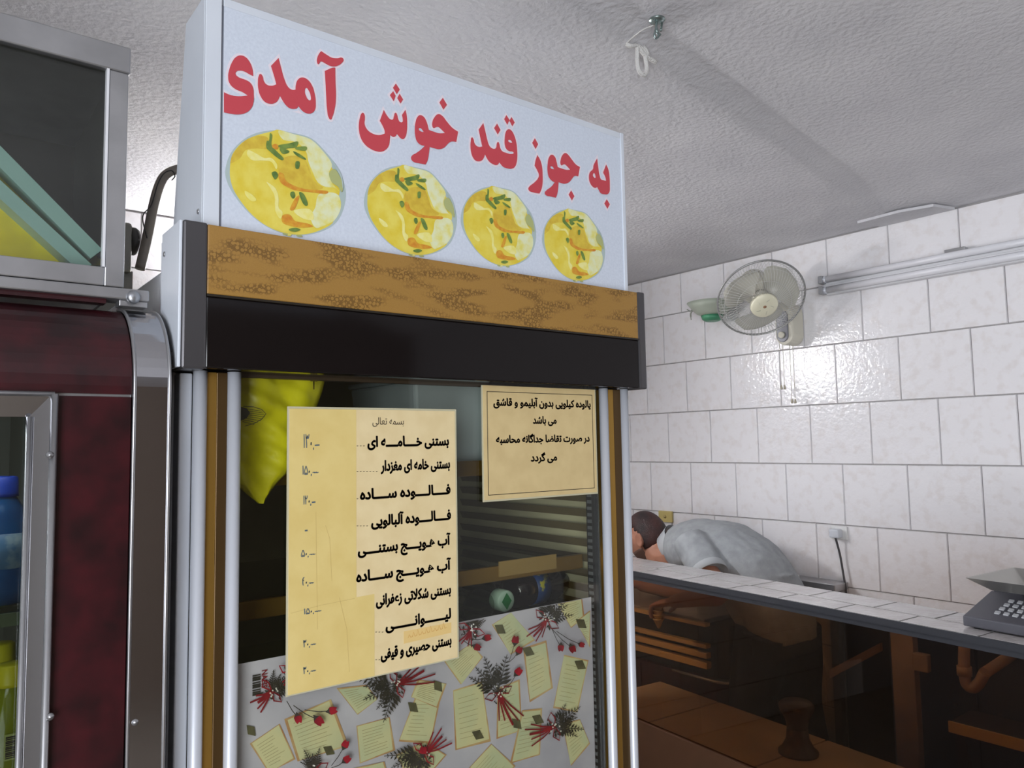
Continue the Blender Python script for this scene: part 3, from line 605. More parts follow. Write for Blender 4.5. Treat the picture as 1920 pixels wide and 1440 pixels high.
# shop label lettering and barcode at the left edge of the paper
bc = MB(); q0 = pw(125, 540)
for k_ in range(9): p = pw(126, 548+k_*11); bc.box(p[0], YW-.0017, p[1], p[0]+.011, YW-.0015, p[1]+.0016*(1+(k_ % 3)*.4))
bc.build('barcode', lf, gw)
def vtext(t, x, y0, y1, wd, m, parent, yy):
    me = text_mesh(t, 1.0, .02, False); xs = [v.co.x for v in me.vertices]; a, b = min(xs), max(xs); P0, P1 = pw(x, y0), pw(x, y1)
    for v in me.vertices:
        tt = (v.co.x-a)/(b-a); v.co = (P0[0]+v.co.y*wd, yy, P0[1]+(P1[1]-P0[1])*tt)
    me.materials.append(m); return link_mesh('lettering', me, parent)
vtext('NAFIS', 168, 520, 600, .011, rs, gw, YW-.0018)

# ------------------------------------------------------------------ things inside the freezer
def sheet_bag(name, m, Lr, y, th, seed):
    """crumpled closed bag; Lr rows of (py, px_left, px_right)"""
    rows_ = []
    n = 18
    for py, a, b in Lr:
        row = []
        for k_ in range(n+1):
            t = k_/n; p = at(a+(b-a)*t, py, 1, y); row.append(p)
        rows_.append(row)
    mb = MB(); fr, bk = [], []
    for j, row in enumerate(rows_):
        for i, p in enumerate(row):
            e = min(1, min(i, n-i)/3.0)*(1 if j < len(rows_)-2 else .35)
            d = noise.noise(Vector((p.x*24, p.z*16, seed)))*.013+abs(noise.noise(Vector((p.x*18+p.z*34, p.z*9, seed+9))))*.016-.004+noise.noise(Vector((p.x*60+p.z*50, p.z*22, seed+4)))*.005
            fr.append(Vector((p.x, y-e*(th*.4)+d*e, p.z))); bk.append(Vector((p.x, y+.004+e*th, p.z)))
    N = n+1; M = len(rows_); fs = [(j*N+i, j*N+i+1, (j+1)*N+i+1, (j+1)*N+i) for j in range(M-1) for i in range(n)]
    K = len(fr); mb.add(fr+bk, fs+[tuple(v+K for v in f[::-1]) for f in fs]+[(j*N, (j+1)*N, (j+1)*N+K, j*N+K) for j in range(M-1)]+[(j*N+n, j*N+n+K, (j+1)*N+n+K, (j+1)*N+n) for j in range(M-1)], 0, True)
    return mb, fr
def lerp_rows(keys, n):
    out = []
    for k_ in range(n+1):
        y = keys[0][0]+(keys[-1][0]-keys[0][0])*k_/n
        for a, b in zip(keys, keys[1:]):
            if a[0] <= y <= b[0]+1e-6:
                t = (y-a[0])/(b[0]-a[0]); out.append((y, a[1]+(b[1]-a[1])*t, a[2]+(b[2]-a[2])*t)); break
    return out
bag = thing('plastic_bag', 'crumpled bright yellow plastic bag inside the freezer beside the price list', 'bag', at(500, 940, 1, 1.10))
yelbag = mat('yellow_plastic', (226, 218, 30), .35, col2=(206, 196, 20), nscale=20)
bmB, _ = sheet_bag('bag', yelbag, lerp_rows([(700, 430, 612), (735, 432, 604), (800, 434, 580), (860, 436, 548), (885, 437, 540), (905, 440, 520), (925, 462, 505), (944, 486, 494)], 26), 1.088, .018, 2.0)
bmB.build('bag_body', yelbag, bag)
lg = MB()
for k_ in range(8):
    a = at(454, 766+k_*3.5, 1, 1.062); b = at(497-abs(k_-2.2)**1.6*1.7, 771+k_*3.6, 1, 1.062); ribbon(lg, [(a.x, a.z), ((a.x+b.x)/2, (a.z+b.z)/2), (b.x, b.z)], .0007, 1.0605)
ar = [at(x, y, 1, 1.062) for x, y in ((455, 762), (475, 763), (490, 768), (498, 776), (490, 786), (476, 794), (458, 799))]
ribbon(lg, [(p.x, p.z) for p in ar], .001, 1.0603)
ar = [at(x, y, 1, 1.062) for x, y in ((448, 762), (462, 766), (468, 774), (462, 784), (448, 790))]; flat(lg, [(p.x, p.z) for p in ar], 1.0601)
lg.build('printed_emblem', lf, bag, fix=False)
tl = at(581, 730, 1, 1.062); place_text('lettering', 'T', bag, mat('bag_ink', (92, 78, 20), .5), tl.x+.011, tl.x, tl.z, .02, 1.0605, .01, False)
tub = thing('plastic_tub', 'pale bluish plastic tub on the upper freezer shelf behind the papers', 'tub', at(830, 852, 1, 1.3))
a, b = at(762, 716, 1, 1.2), at(905, 845, 1, 1.2)
MB().loft([[Vector((a.x+s_, 1.17+s_, zs1)), Vector((b.x-s_, 1.17+s_, zs1)), Vector((b.x-s_, 1.42-s_, zs1)), Vector((a.x+s_, 1.42-s_, zs1))] if z_ == 0 else [Vector((a.x-s_, 1.17-s_, z_)), Vector((b.x+s_, 1.17-s_, z_)), Vector((b.x+s_, 1.42+s_, z_)), Vector((a.x-s_, 1.42+s_, z_))] for z_, s_ in ((0, .008), (a.z-.02, 0), (a.z, .002))], 0, False).build('tub_body', mat('pale_blue_plastic', (196, 208, 214), .4), tub, .006)
MB().box(a.x-.006, 1.164, a.z, b.x+.006, 1.426, a.z+.01).build('lid', mat('tub_lid', (178, 190, 196), .4), tub, .004)
def bottle(name, label, loc, axis, prof, body_m, cap_m, cap_prof, group=None, cat='bottle'):
    t = thing(name, label, cat, loc, group)
    MB().lathe(prof, loc, axis, 28).build('body', body_m, t)
    c = MB().lathe(cap_prof, loc, axis, 28).build('cap', cap_m, t)
    return t, c
clearpl = glass_mat('clear_plastic', (.82, .86, .82), ior=1.35)
z3 = at(962, 1125, 1, 1.12).z-.036
p = at(962, 1118, 1, 1.10)
t, c = bottle('bottle', 'clear bottle lying in the freezer with a white cap showing a green diamond', (p.x, 1.36, z3+.036), (0, -1, 0), [(.0, 0), (.033, .004), (.034, .02), (.034, .15), (.028, .18), (.016, .205), (.016, .215)], clearpl, mat('pale_green_cap', (172, 200, 182), .4), [(.0185, .212), (.0195, .214), (.0195, .238), (.017, .2405), (0, .2405)])
q = Vector((p.x, 1.36-.2412, z3+.036)); MB().prism([(q.x, q.y, q.z+.015), (q.x+.011, q.y, q.z), (q.x, q.y, q.z-.015), (q.x-.011, q.y, q.z)], (0, -.0006, 0)).build('diamond_mark', mat('green_print', (30, 120, 62), .4), c)
p = at(925, 1130, 1, 1.12)
cup = thing('plastic_cup', 'clear plastic cup lying beside the bottle with the green diamond cap', 'cup', (p.x, 1.2, z3))
MB().lathe([(.022, 0), (.0225, .003), (.030, .085), (.032, .086), (.032, .089), (.029, .0885), (.0215, .004)], (p.x-.022, 1.21, z3+.0325), (-.1, -1, 0), 28).build('cup_body', clearpl, cup)
p = at(1052, 1096, 1, 1.16)
t, c = bottle('bottle', 'dark cola bottle with blue and yellow label lying on the freezer shelf', (p.x-.11, 1.19, z3+.034), (1, .12, 0), [(0, 0), (.028, .002), (.033, .012), (.033, .12), (.024, .15), (.013, .168), (.013, .176)], mat('cola_dark', (26, 18, 22), .12, spec=.6), mat('red_cap', (130, 30, 30), .4), [(.0155, .170), (.0155, .186), (0, .187)])
MB().lathe([(.0336, .05), (.0336, .088)], (p.x-.11, 1.19, z3+.034), (1, .12, 0), 28).build('label_band', mat('blue_label', (36, 70, 130), .35, col2=(196, 190, 60), nscale=38, contrast=(.55, .6)), t)

# ------------------------------------------------------------------ drinks cooler at the left
YL = 1.0
def lx(px, py=900, y=YL): return at(px, py, 1, y).x
def lz(px, py, y=YL): return at(px, py, 1, y).z
co = thing('drinks_cooler', 'dark red drinks cooler with rounded shoulder and stainless edges at the left', 'cooler', (-.1, 1.3, 0))
cx_r = lx(314); cx_m = lx(249); cx_d = lx(104); zt_c = lz(220, 583, 1.09); zseam = lz(200, 741)
LX0 = -.62
rad = .105
def shoulder(x0, x1, off, zlow):
    """profile extruded along x: vertical front that rolls back at the top"""
    pr = [(YL-off, zlow)]
    for k_ in range(15):
        a = k_/14*math.pi/2; pr.append((YL+rad-(rad+off)*math.cos(a), zt_c-rad+(rad+off)*math.sin(a)))
    pr += [(YL+.62, zt_c+off), (YL+.62, zlow)]
    return [(x0, y, z) for y, z in pr]
def extr(mb, prof, x1, mi=0):
    n = len(prof); mb.prism(prof, (x1-prof[0][0], 0, 0), mi); return mb
o = extr(MB(), shoulder(LX0, cx_m-.003, 0, zseam+.0015), cx_m-.003).build('top_panel', maroon, co)
for p_ in o.data.polygons: p_.use_smooth = False
MB().box(cx_d, YL, .05, cx_m-.003, YL+.02, zseam-.0015).build('front_panel', maroon, co, .001)
MB().box(LX0, YL+.003, zseam-.003, cx_m-.003, YL+.02, zseam+.003).build('seam_strip', steel, co)
pf = shoulder(cx_m, cx_r, .003, .03)
o = extr(MB(), pf, cx_r).build('edge_column', steel_mirror, co, .0015)
lip = MB()
for xx in (cx_m-.0005, cx_r):
    lip.tube([(xx, y, z) for x, y, z in pf[:-2]], .0022, 8)
lip.build('edge_bead', steel, co)
MB().box(cx_r+.001, YL+.012, .03, cx_r+.006, YL+.6, zt_c-.06).build('side_seal', rubber, co)
MB().box(LX0, YL+.55, .03, cx_m, YL+.6, zseam).build('cabinet_back', mat('cooler_inside', (92, 96, 88), .5), co)
MB().box(cx_d+.003, YL+.02, .03, cx_d+.02, YL+.55, zseam).build('cabinet_side', MATS['cooler_inside'], co)
MB().box(LX0, YL+.02, .03, cx_d, YL+.55, .10).build('cabinet_floor', MATS['cooler_inside'], co)
# door frame with mitred top
fx0, fx1, ztop, zin = lx(52), lx(104), lz(60, 742), lz(30, 781)
def bevelframe(poly_out, poly_in, name):
    m = MB(); vs = [(*p[:1], YL-.004, p[1]) for p in poly_out]+[(p[0], YL+.012, p[1]) for p in poly_in]
    n = len(poly_out); m.add(vs, [list(range(n))]); return m
fr = MB(); fr.prism([(fx0, YL+.006, .05), (fx1-.008, YL-.006, .05), (fx1-.008, YL-.006, ztop), (fx0, YL+.006, zin)], (0, .012, 0)); fr.build('door_frame', steel_mirror, co)
fr = MB(); fr.prism([(LX0, YL-.006, ztop), (LX0, YL+.006, zin), (fx0, YL+.006, zin), (fx1-.008, YL-.006, ztop)], (0, .012, 0)); fr.build('door_frame', steel_mirror, co)
MB().tube([(fx1-.004, YL-.006, .05), (fx1-.004, YL-.006, ztop+.002)], .0042, 10).build('frame_bead', steel, co)
MB().tube([(LX0, YL-.006, ztop+.002), (fx1-.004, YL-.006, ztop+.002)], .003, 10).build('frame_bead', steel, co)
MB().tube([(fx0, YL+.004, .05), (fx0, YL+.004, zin)], .0032, 10).build('frame_bead', steel, co)
MB().box(LX0, YL+.014, .05, fx0, YL+.018, zin).build('door_glass', glass_mat('cooler_glass', (.66, .68, .66)), co)
for px, py in ((94, 853), (94, 1344)): p = at(px, py, 1, YL-.01); MB().lathe([(.0042, 0), (.0038, .002), (0, .0036)], (p.x, YL-.009, p.z), (0, -1, 0), 12).build('screw', steel, co)
p = at(257, 1354, 1, YL-.004); MB().lathe([(.004, 0), (.0036, .002), (0, .0034)], (p.x-.002, YL-.002, p.z), (0, -1, 0), 12).build('screw', steel, co)
cl_m = mat('cooler_tube_lit', (240, 246, 255), .4, emit=26)
clamp_ = MB().tube([(LX0+.02, YL+.045, zin+.022), (fx0+.02, YL+.045, zin+.022)], .007, 10).build('lamp_tube', cl_m, co)   # lit tube behind the top of the door frame
lab(clamp_, 'lit tube behind the top of the door frame')
zsh = lz(20, 1142, 1.06)
MB().box(LX0, YL+.03, zsh-.010, cx_d-.002, YL+.5, zsh-.003).build('shelf', MATS['shelf_glass'], co)
MB().box(LX0, YL+.026, zsh-.013, cx_d-.002, YL+.031, zsh+.001).build('shelf_edge', mat('green_glass_edge', (96, 110, 84), .3), co)
zsl = .98
MB().box(LX0, YL+.03, zsl-.010, cx_d-.002, YL+.5, zsl-.003).build('shelf', MATS['shelf_glass'], co)
# stainless rail and bracket under the glass case
yr = 1.075
rz1, rz0 = lz(120, 531, yr), lz(120, 553, yr)
MB().box(LX0, yr, zt_c+.006, cx_m-.02, yr+.02, rz0).build('upper_panel', maroon, co)
MB().box(LX0, yr-.008, rz0, lx(277, 580, yr), yr+.03, rz1).build('case_rail', steel, co, .002)
MB().box(lx(222, 580, yr), yr-.004, zt_c+.004, lx(275, 580, yr), yr+.02, rz0).build('rail_bracket', steel, co, .001)
p = at(250, 557, 1, yr-.01)
bo = MB().lathe([(.0085, 0), (.0085, .003), (.007, .006), (.0035, .0075), (0, .0078)], (p.x, yr-.008, p.z), (0, -1, 0), 18).build('bolt', mat('galvanised', (176, 178, 182), .35, .9), co)
# glass display case on top
yc = 1.07
gc = thing('display_case', 'stainless framed glass display case standing on top of the drinks cooler', 'display case', (-.15, 1.25, rz1))
gx1 = lx(238, 300, yc); gxi = lx(201, 300, yc); gz1 = lz(236, 88, yc); gzi = lz(201, 118, yc); gzb = rz1+.001; gzbi = lz(190, 500, yc)
t_ = gx1-gxi
MB().box(gxi, yc, gzb, gx1, yc+.025, gz1-.036).build('frame_post', steel, gc, .0015)
MB().box(LX0, yc-.001, gz1-.036, gx1+.002, yc+.025, gz1).build('frame_rail', steel, gc, .002)
MB().box(LX0, yc-.0008, gzb, gxi, yc+.025, gzbi).build('frame_rail', steel, gc, .0015)
MB().box(gxi-.003, yc-.002, gzbi, gxi, yc+.01, gz1-.036).build('glazing_bead', mat('white_bead', (225, 225, 228), .3), gc)
MB().box(LX0, yc+.008, gzbi, gxi-.003, yc+.011, gz1-.036).build('case_glass', caseglass, gc)
MB().box(LX0, yc+.40, gzb, gx1, yc+.42, gz1).build('case_back', mat('case_dark', (52, 52, 50), .4), gc)
MB().box(gx1-.004, yc+.025, gzb, gx1, yc+.40, gz1).build('case_side', mat('case_side_dark', (70, 70, 68), .4), gc)
MB().box(LX0, yc+.025, gz1-.006, gx1, yc+.40, gz1).build('case_top', steel, gc)
MB().box(LX0, yc+.025, gzb, gx1-.004, yc+.40, gzb+.006).build('case_floor', steel, gc)
# slanting glass panes with pale green edges and a yellow sheet behind, standing in the case
def slant(px0, py0, px1, py1, wd, y, name, m, parent, th):
    a, b = at(px0, py0, 1, y), at(px1, py1, 1, y); d = (b-a).normalized(); n = Vector((-d.z, 0, d.x))
    if n.z > 0: n = -n
    return MB().obox(a, b-a, Vector((0, th, 0)), n*wd).build(name, m, parent)
teal = mat('pale_green_glass_edge', (150, 190, 186), .25)
s1 = tag(slant(-40, 232, 192, 468, .019, 1.10, 'glass_pane', teal, None, .20), 'upper slanting pane of pale green glass inside the display case', 'glass pane', 'slanting panes')
s2 = tag(slant(-40, 300, 172, 496, .017, 1.096, 'glass_pane', teal, None, .20), 'lower slanting pane of pale green glass over the yellow sheet', 'glass pane', 'slanting panes')
a = [at(*p, 1, 1.13) for p in ((-60, 262), (200, 497), (-60, 500))]
ys_ = tag(MB().prism([(p.x, 1.13, max(p.z, gzb+.008)) for p in a], (0, .004, 0)).build('yellow_sheet', mat('yellow_sheet', (240, 222, 24), .4, col2=(214, 196, 30), nscale=14, contrast=(.5, .7))), 'stained bright yellow plastic sheet in the display case on the cooler', 'sheet')
# bottles in the cooler
bluepl = mat('blue_bottle_plastic', (40, 122, 190), .1, col2=(24, 84, 150), nscale=14, spec=.6); bluepl.node_tree.nodes['Principled BSDF'].inputs['Transmission Weight'].default_value = .35
limepl = mat('lime_bottle_plastic', (176, 186, 24), .12, col2=(150, 160, 18), nscale=12, spec=.6); limepl.node_tree.nodes['Principled BSDF'].inputs['Transmission Weight'].default_value = .3
def pet(label, px_cap, py_captop, y, R_, base_z, bm_, cm_, group, capr=.0155):
    c = at(px_cap, py_captop, 1, y); H = c.z-base_z; t = thing('bottle', label, 'bottle', (c.x, y, base_z), group)
    pr = [(R_*.6, 0), (R_*.95, .006), (R_, .02), (R_*.96, .05), (R_, .07), (R_*.95, .09), (R_, .11)]
    hh = H-.075
    if hh > .13: pr += [(R_, hh)]
    else: pr = [(R_*.6, 0), (R_*.95, .006), (R_, .02), (R_, max(.03, hh))]
    pr += [(R_*.92, pr[-1][1]+.015), (R_*.6, H-.036), (capr*.9, H-.024), (capr*.9, H-.012)]
    MB().lathe(pr, (c.x, y, base_z), (0, 0, 1), 28).build('body', bm_, t)
    MB().lathe([(capr*1.08, H-.024), (capr*1.05, H-.020), (capr, H-.002), (capr*.85, H), (0, H)], (c.x, y, base_z), (0, 0, 1), 28).build('cap', cm_, t)
    return t, c
t, c = pet('blue water bottle with blue cap on the upper shelf of the cooler', 6, 893, 1.10, .036, zsh, bluepl, mat('blue_cap', (30, 66, 176), .4), 'cooler bottles')
MB().lathe([(.0364, .045), (.0364, .085)], (c.x, 1.10, zsh), (0, 0, 1), 28).build('label_band', mat('water_label', (84, 128, 168), .4, col2=(170, 190, 196), nscale=25, contrast=(.5, .6)), t)
t, c = pet('yellow bottle with bright yellow cap at the front of the lower cooler shelf', 23, 1243, 1.065, .030, zsl, limepl, mat('yellow_cap', (222, 212, 24), .4), 'cooler bottles', .0155)
bl = MB(); q = at(22, 1400, 1, 1.034)
bl.box(q.x-.007, 1.0335, q.z-.014, q.x+.006, 1.0342, q.z+.014); lbp = bl.build('label_patch', mat('label_green_white', (196, 206, 120), .4), t)
bb_ = MB()
for k_ in range(12): bb_.box(q.x-.006, 1.0328, q.z-.012+k_*.002, q.x+.005, 1.0334, q.z-.011+k_*.002+(k_ % 3)*.0003)
bb_.build('barcode', ink, lbp)
q = at(46, 1404, 1, 1.036); place_text('lettering', 'تازه', t, mat('grey_script', (150, 160, 130), .4), q.x+.006, q.x-.010, q.z, .018, 1.0335, .02)
pet('lime bottle standing behind the yellow-capped bottle in the cooler', 2, 1205, 1.20, .032, zsl, limepl, MATS['yellow_cap'], 'cooler bottles')
# grey box with knob and the lamp arm behind
kb = thing('control_box', 'grey box with round black knob behind the glass display case', 'control box', at(240, 515, 1, 1.62))
a, b = at(225, 414, 1, 1.62), at(247, 512, 1, 1.62)
MB().box(a.x-.05, 1.62, b.z, b.x, 1.70, a.z).build('box', mat('grey_box', (128, 126, 118), .5), kb, .006)
k0 = at(246, 450, 1, 1.64); MB().lathe([(.028, 0), (.028, .010), (.024, .016), (0, .017)], (b.x, 1.65, k0.z), (1, 0, 0), 20).build('knob', mat('dark_knob', (62, 60, 58), .5), kb)
pz = at(240, 512, 1, 1.64)
MB().box(b.x-.06, 1.63, 1.8015, b.x+.004, 1.68, pz.z+.002).build('stem', MATS['grey_box'], kb)
ra_ = thing('lamp_arm', 'grey curved metal arm with a thin wire leaning behind the signboard', 'lamp arm', at(272, 482, 1, 1.64))
cv = [at(x, y, 1, 1.62) for x, y in ((262, 505), (275, 450), (288, 385), (300, 345), (314, 326), (340, 316), (375, 314))]
arm_ = catmull(cv, 5, False)
MB().tube(arm_, .0095, 12).build('arm', mat('weathered_grey', (112, 106, 98), .5, col2=(132, 124, 112), nscale=20), ra_)
wv = [at(x, y, 1, 1.60) for x, y in ((276, 447), (268, 415), (270, 400), (284, 384), (296, 345), (308, 325), (322, 320), (328, 330), (322, 338))]
MB().tube(catmull(wv, 5, False), .0012, 6).build('wire', rubber, ra_)

# ------------------------------------------------------------------ service counter with tinted glass front
ZK = 1.08
A_, B_ = at(1188, 1070, 2, ZK), at(1920, 1209, 2, ZK)          # front edge of the worktop
Cb, Db = at(1188, 1046, 2, ZK), at(1800, 1146, 2, ZK)          # back edge
ed = (A_-B_).normalized(); en = Vector((ed.y, -ed.x, 0))         # along the counter (away), across it (towards the wall)
if en.x < 0: en = -en
wdt = ((Cb-B_).dot(en)+(Db-B_).dot(en))/2
O0 = B_-ed*.75                                                   # near end, out of frame
LEN = (A_-B_).length+.75+.28
def kp(s, n, z): return O0+ed*s+en*n+Vector((0, 0, z-ZK))
ct = thing('service_counter', 'tiled service counter with brown tinted glass front before the white wall', 'counter', kp(LEN/2, 0, 0))
MB().obox(kp(0, .0, ZK-.018), ed*LEN, en*wdt, Vector((0, 0, .0165))).build('worktop_slab', mat('dark_joint', (96, 92, 90), .8), ct)
MB().obox(kp(0, -.006, ZK-.018), ed*LEN, en*.006, Vector((0, 0, .0175))).build('edge_strip', navy, ct)
def sproj(px, py):  # position along the counter of a worktop pixel
    p = at(px, py, 2, ZK); return (p-O0).dot(ed), (p-O0).dot(en)
sm_, nm_ = sproj(1300, 1077)
nm_ = sum(sproj(x, y)[1] for x, y in ((1186, 1056), (1294, 1077), (1378, 1093), (1550, 1125)))/4
fj = [sproj(x, y)[0] for x, y in ((1218, 1070), (1294, 1084), (1378, 1101), (1475, 1118), (1582, 1138), (1704, 1160), (1850, 1188))]
bj = [sproj(x, y)[0] for x, y in ((1257, 1062), (1336, 1077), (1425, 1095), (1527, 1115), (1641, 1138), (1771, 1155))]
step = (fj[0]-fj[-1])/(len(fj)-1)
fj = [fj[0]+step*k_ for k_ in (4, 3, 2, 1)]+fj+[fj[-1]-step*k_ for k_ in range(1, 6)]
bj = [bj[0]+step*k_ for k_ in (4, 3, 2, 1)]+bj+[bj[-1]-step*k_ for k_ in range(1, 6)]
for js, n0, n1 in ((fj, .001, nm_-.0032), (bj, nm_+.0032, wdt-.001)):
    for a, b in zip(js, js[1:]):
        s0, s1 = max(b+.002, 0), min(a-.002, LEN)
        if s1-s0 < .01: continue
        m = MB(); bz = .0015; base = [kp(s0, n0, ZK-.006), kp(s1, n0, ZK-.006), kp(s1, n1, ZK-.006), kp(s0, n1, ZK-.006)]; top = [kp(s0+bz, n0+bz, ZK), kp(s1-bz, n0+bz, ZK), kp(s1-bz, n1-bz, ZK), kp(s0+bz, n1-bz, ZK)]
        m.add(base+top, [(0, 1, 2, 3), (4, 5, 6, 7), (0, 1, 5, 4), (1, 2, 6, 5), (2, 3, 7, 6), (3, 0, 4, 7)]); m.build('worktop_tile', ctile, ct)
GO = 0; ZP = .55
MB().obox(kp(0, .006, ZP-.02), ed*LEN, en*.006, kp(0, .006, ZK-.030)-kp(0, .006, ZP-.02)).build('tinted_glass', tint, ct)
MB().obox(kp(0, -.004, .0), ed*LEN, en*.0215, Vector((0, 0, ZP+.0005))).build('kick_panel', mat('counter_brown_fascia', (72, 48, 32), .8, col2=(64, 44, 30), nscale=6, spec=.15), ct)
MB().obox(kp(0, -.002, ZK-.032), ed*LEN, en*.020, Vector((0, 0, .0135))).build('glass_channel', navy, ct)
# beige tiled shelf behind the glass
e1, e2 = at(1195, 1262, 2, ZP), at(1700, 1440, 2, ZP); n1, n2 = (e1-O0).dot(en), (e2-O0).dot(en); depth_p = (n1+n2)/2
beige = mat('beige_shelf_tile', (196, 174, 142), .35, col2=(182, 160, 128), nscale=7)
MB().obox(kp(0, .016-GO, 0), ed*LEN, en*(depth_p-.016+GO), Vector((0, 0, ZP-.012))).build('shelf_base', mat('shelf_grout', (70, 52, 38), .8), ct)
g1 = (at(1265, 1340, 2, ZP)-O0).dot(ed); g2 = ((at(1215, 1358, 2, ZP)-O0).dot(en)+(at(1380, 1425, 2, ZP)-O0).dot(en))/2
for s0, s1 in ((g1+.004, LEN), (g1-.46, g1-.004), (g1-.924, g1-.468), (g1-1.388, g1-.932)):
    for q0, q1 in ((.018-GO, g2-.003), (g2+.003, depth_p-.001)):
        MB().obox(kp(s0, q0, ZP-.012), ed*(s1-s0), en*(q1-q0), Vector((0, 0, .012))).build('shelf_tile', beige, ct, .0015)
# dark turned knob on the shelf
p = at(1497, 1412, 2, ZP)
kn = thing('turned_knob', 'dark waisted turned knob standing on the beige tiled shelf behind the glass', 'knob', (p.x, p.y, ZP))
MB().lathe([(.062, 0), (.062, .008), (.05, .018), (.036, .045), (.032, .08)], (p.x, p.y, ZP), (0, 0, 1), 24).build('foot', mat('dark_turned_wood', (58, 38, 28), .4), kn)
MB().lathe([(.0325, .08), (.036, .105), (.052, .135), (.055, .15), (.045, .160), (0, .163)], (p.x, p.y, ZP), (0, 0, 1), 24).build('head', MATS['dark_turned_wood'], kn)

# ------------------------------------------------------------------ dark red chest with brass rails at the far end behind the glass
XC = 2.52
def xp(px, py, x=XC): return at(px, py, 0, x)
cz_top = xp(1250, 1150).z
cy_r = xp(1375, 1310).y; ch_y1 = YB-.02
chst = thing('chest_freezer', 'dark red chest with brass-coloured rails and rounded corner behind the tinted glass', 'chest freezer', (XC+.15, (cy_r+ch_y1)/2, 0))
zr = [xp(1290, 1166).z, xp(1290, 1205).z, xp(1290, 1222).z, xp(1290, 1240).z]
zbody = xp(1280, 1262).z
m = MB(); prf = [(XC+.012, cy_r+.10, 0)]
ring = [(XC+.012, ch_y1)]+[(XC+.012, cy_r+.11)]+[(XC+.122-.11*math.cos(k_/8*math.pi/2), cy_r+.11-.11*math.sin(k_/8*math.pi/2)) for k_ in range(1, 9)]+[(XC+.40, cy_r), (XC+.40, ch_y1)]
m.prism([(x, y, .02) for x, y in ring], (0, 0, zbody-.02)); m.build('body', maroon, chst)
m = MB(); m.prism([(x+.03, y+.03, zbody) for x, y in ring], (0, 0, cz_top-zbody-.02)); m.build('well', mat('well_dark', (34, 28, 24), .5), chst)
brass = mat('brass_steel_rail', (238, 200, 132), .3, .3)
for zz, hh in zip(zr, (.014, .016, .022, .026)):
    MB().box(XC, cy_r+.12, zz-hh/2, XC+.03, ch_y1, zz+hh/2).build('rail', brass, chst, .002)
cvp = [(XC+.122-.118*math.cos(k_/10*math.pi/2), cy_r+.11-.118*math.sin(k_/10*math.pi/2), zbody) for k_ in range(11)]
MB().tube([(XC+.004, cy_r+.3, zbody)]+cvp, .006, 8).build('corner_bead', steel, chst)
MB().box(XC+.02, cy_r+.14, cz_top-.02, XC+.40, ch_y1, cz_top).build('lid', steel, chst, .003)
# ------------------------------------------------------------------ dim furniture under the counter at the right
wood_d = mat('brown_wood', (150, 126, 98), .55, col2=(130, 108, 84), nscale=12)
def pxp(px, py, x): return at(px, py, 0, x)
a, b = pxp(1556, 1272, 2.62), pxp(1650, 1222, 2.80)
pk = tag(MB().obox(a, b-a, Vector((.02, 0, 0)), Vector((0, 0, .03))).build('wooden_board', wood_d), 'narrow wooden board slanting in the dark under the counter', 'board')
po = thing('wooden_stand', 'brown wooden post with bracket standing under the counter right of the person', 'stand', (2.78, pxp(1700, 1300, 2.78).y, 0))
y0, y1 = pxp(1672, 1250, 2.78).y, pxp(1714, 1250, 2.78).y
MB().box(2.78, y1, 0, 2.82, y0, .90).build('post', wood_d, po, .003)
MB().box(2.77, y1-.10, .87, 2.83, y0+.10, .90).build('top_board', wood_d, po, .003)
MB().box(2.77, y1-.05, .74, 2.80, y1, .80).build('bracket', wood_d, po, .004)
pp = thing('drain_pipe', 'bent brown drain pipe hanging under the counter near the right edge', 'pipe', pxp(1815, 1290, 2.7))
pv = [pxp(x, y, 2.7) for x, y in ((1808, 1212), (1808, 1255), (1812, 1282), (1824, 1290), (1836, 1280), (1846, 1262))]
MB().tube(catmull(pv, 5, False), .017, 12).build('trap', mat('pipe_brown', (150, 118, 88), .4), pp)
MB().lathe([(.022, 0), (.022, .03)], pv[1]-Vector((0, 0, .02)), (0, 0, 1), 16).build('collar', MATS['pipe_brown'], pp)
MB().tube([pv[0], Vector((pv[0].x, pv[0].y, .92))], .017, 12).build('riser', MATS['pipe_brown'], pp)
MB().tube([pv[-1], pv[-1]+Vector((.1915, -.02, .03))], .017, 12).build('outlet', MATS['pipe_brown'], pp)
a, b = pxp(1780, 1352, 2.7), pxp(2000, 1420, 2.7)
lr = thing('low_shelf', 'low dark shelf with a metal edge under the counter at the right', 'shelf', (2.8, b.y, 0))
MB().obox((2.70, a.y, a.z-.03), (.17, 0, 0), (0, b.y-a.y-.3, 0), (0, 0, .028)).build('board', mat('shelf_brown_dark', (52, 40, 34), .5), lr)
MB().obox((2.69, a.y, a.z-.032), (.01, 0, 0), (0, b.y-a.y-.3, 0), (0, 0, .034)).build('edge', brass, lr)
for yy in (a.y-.04, b.y-.25): MB().box(2.72, yy, 0, 2.75, yy+.03, a.z-.03).build('leg', MATS['shelf_brown_dark'], lr)

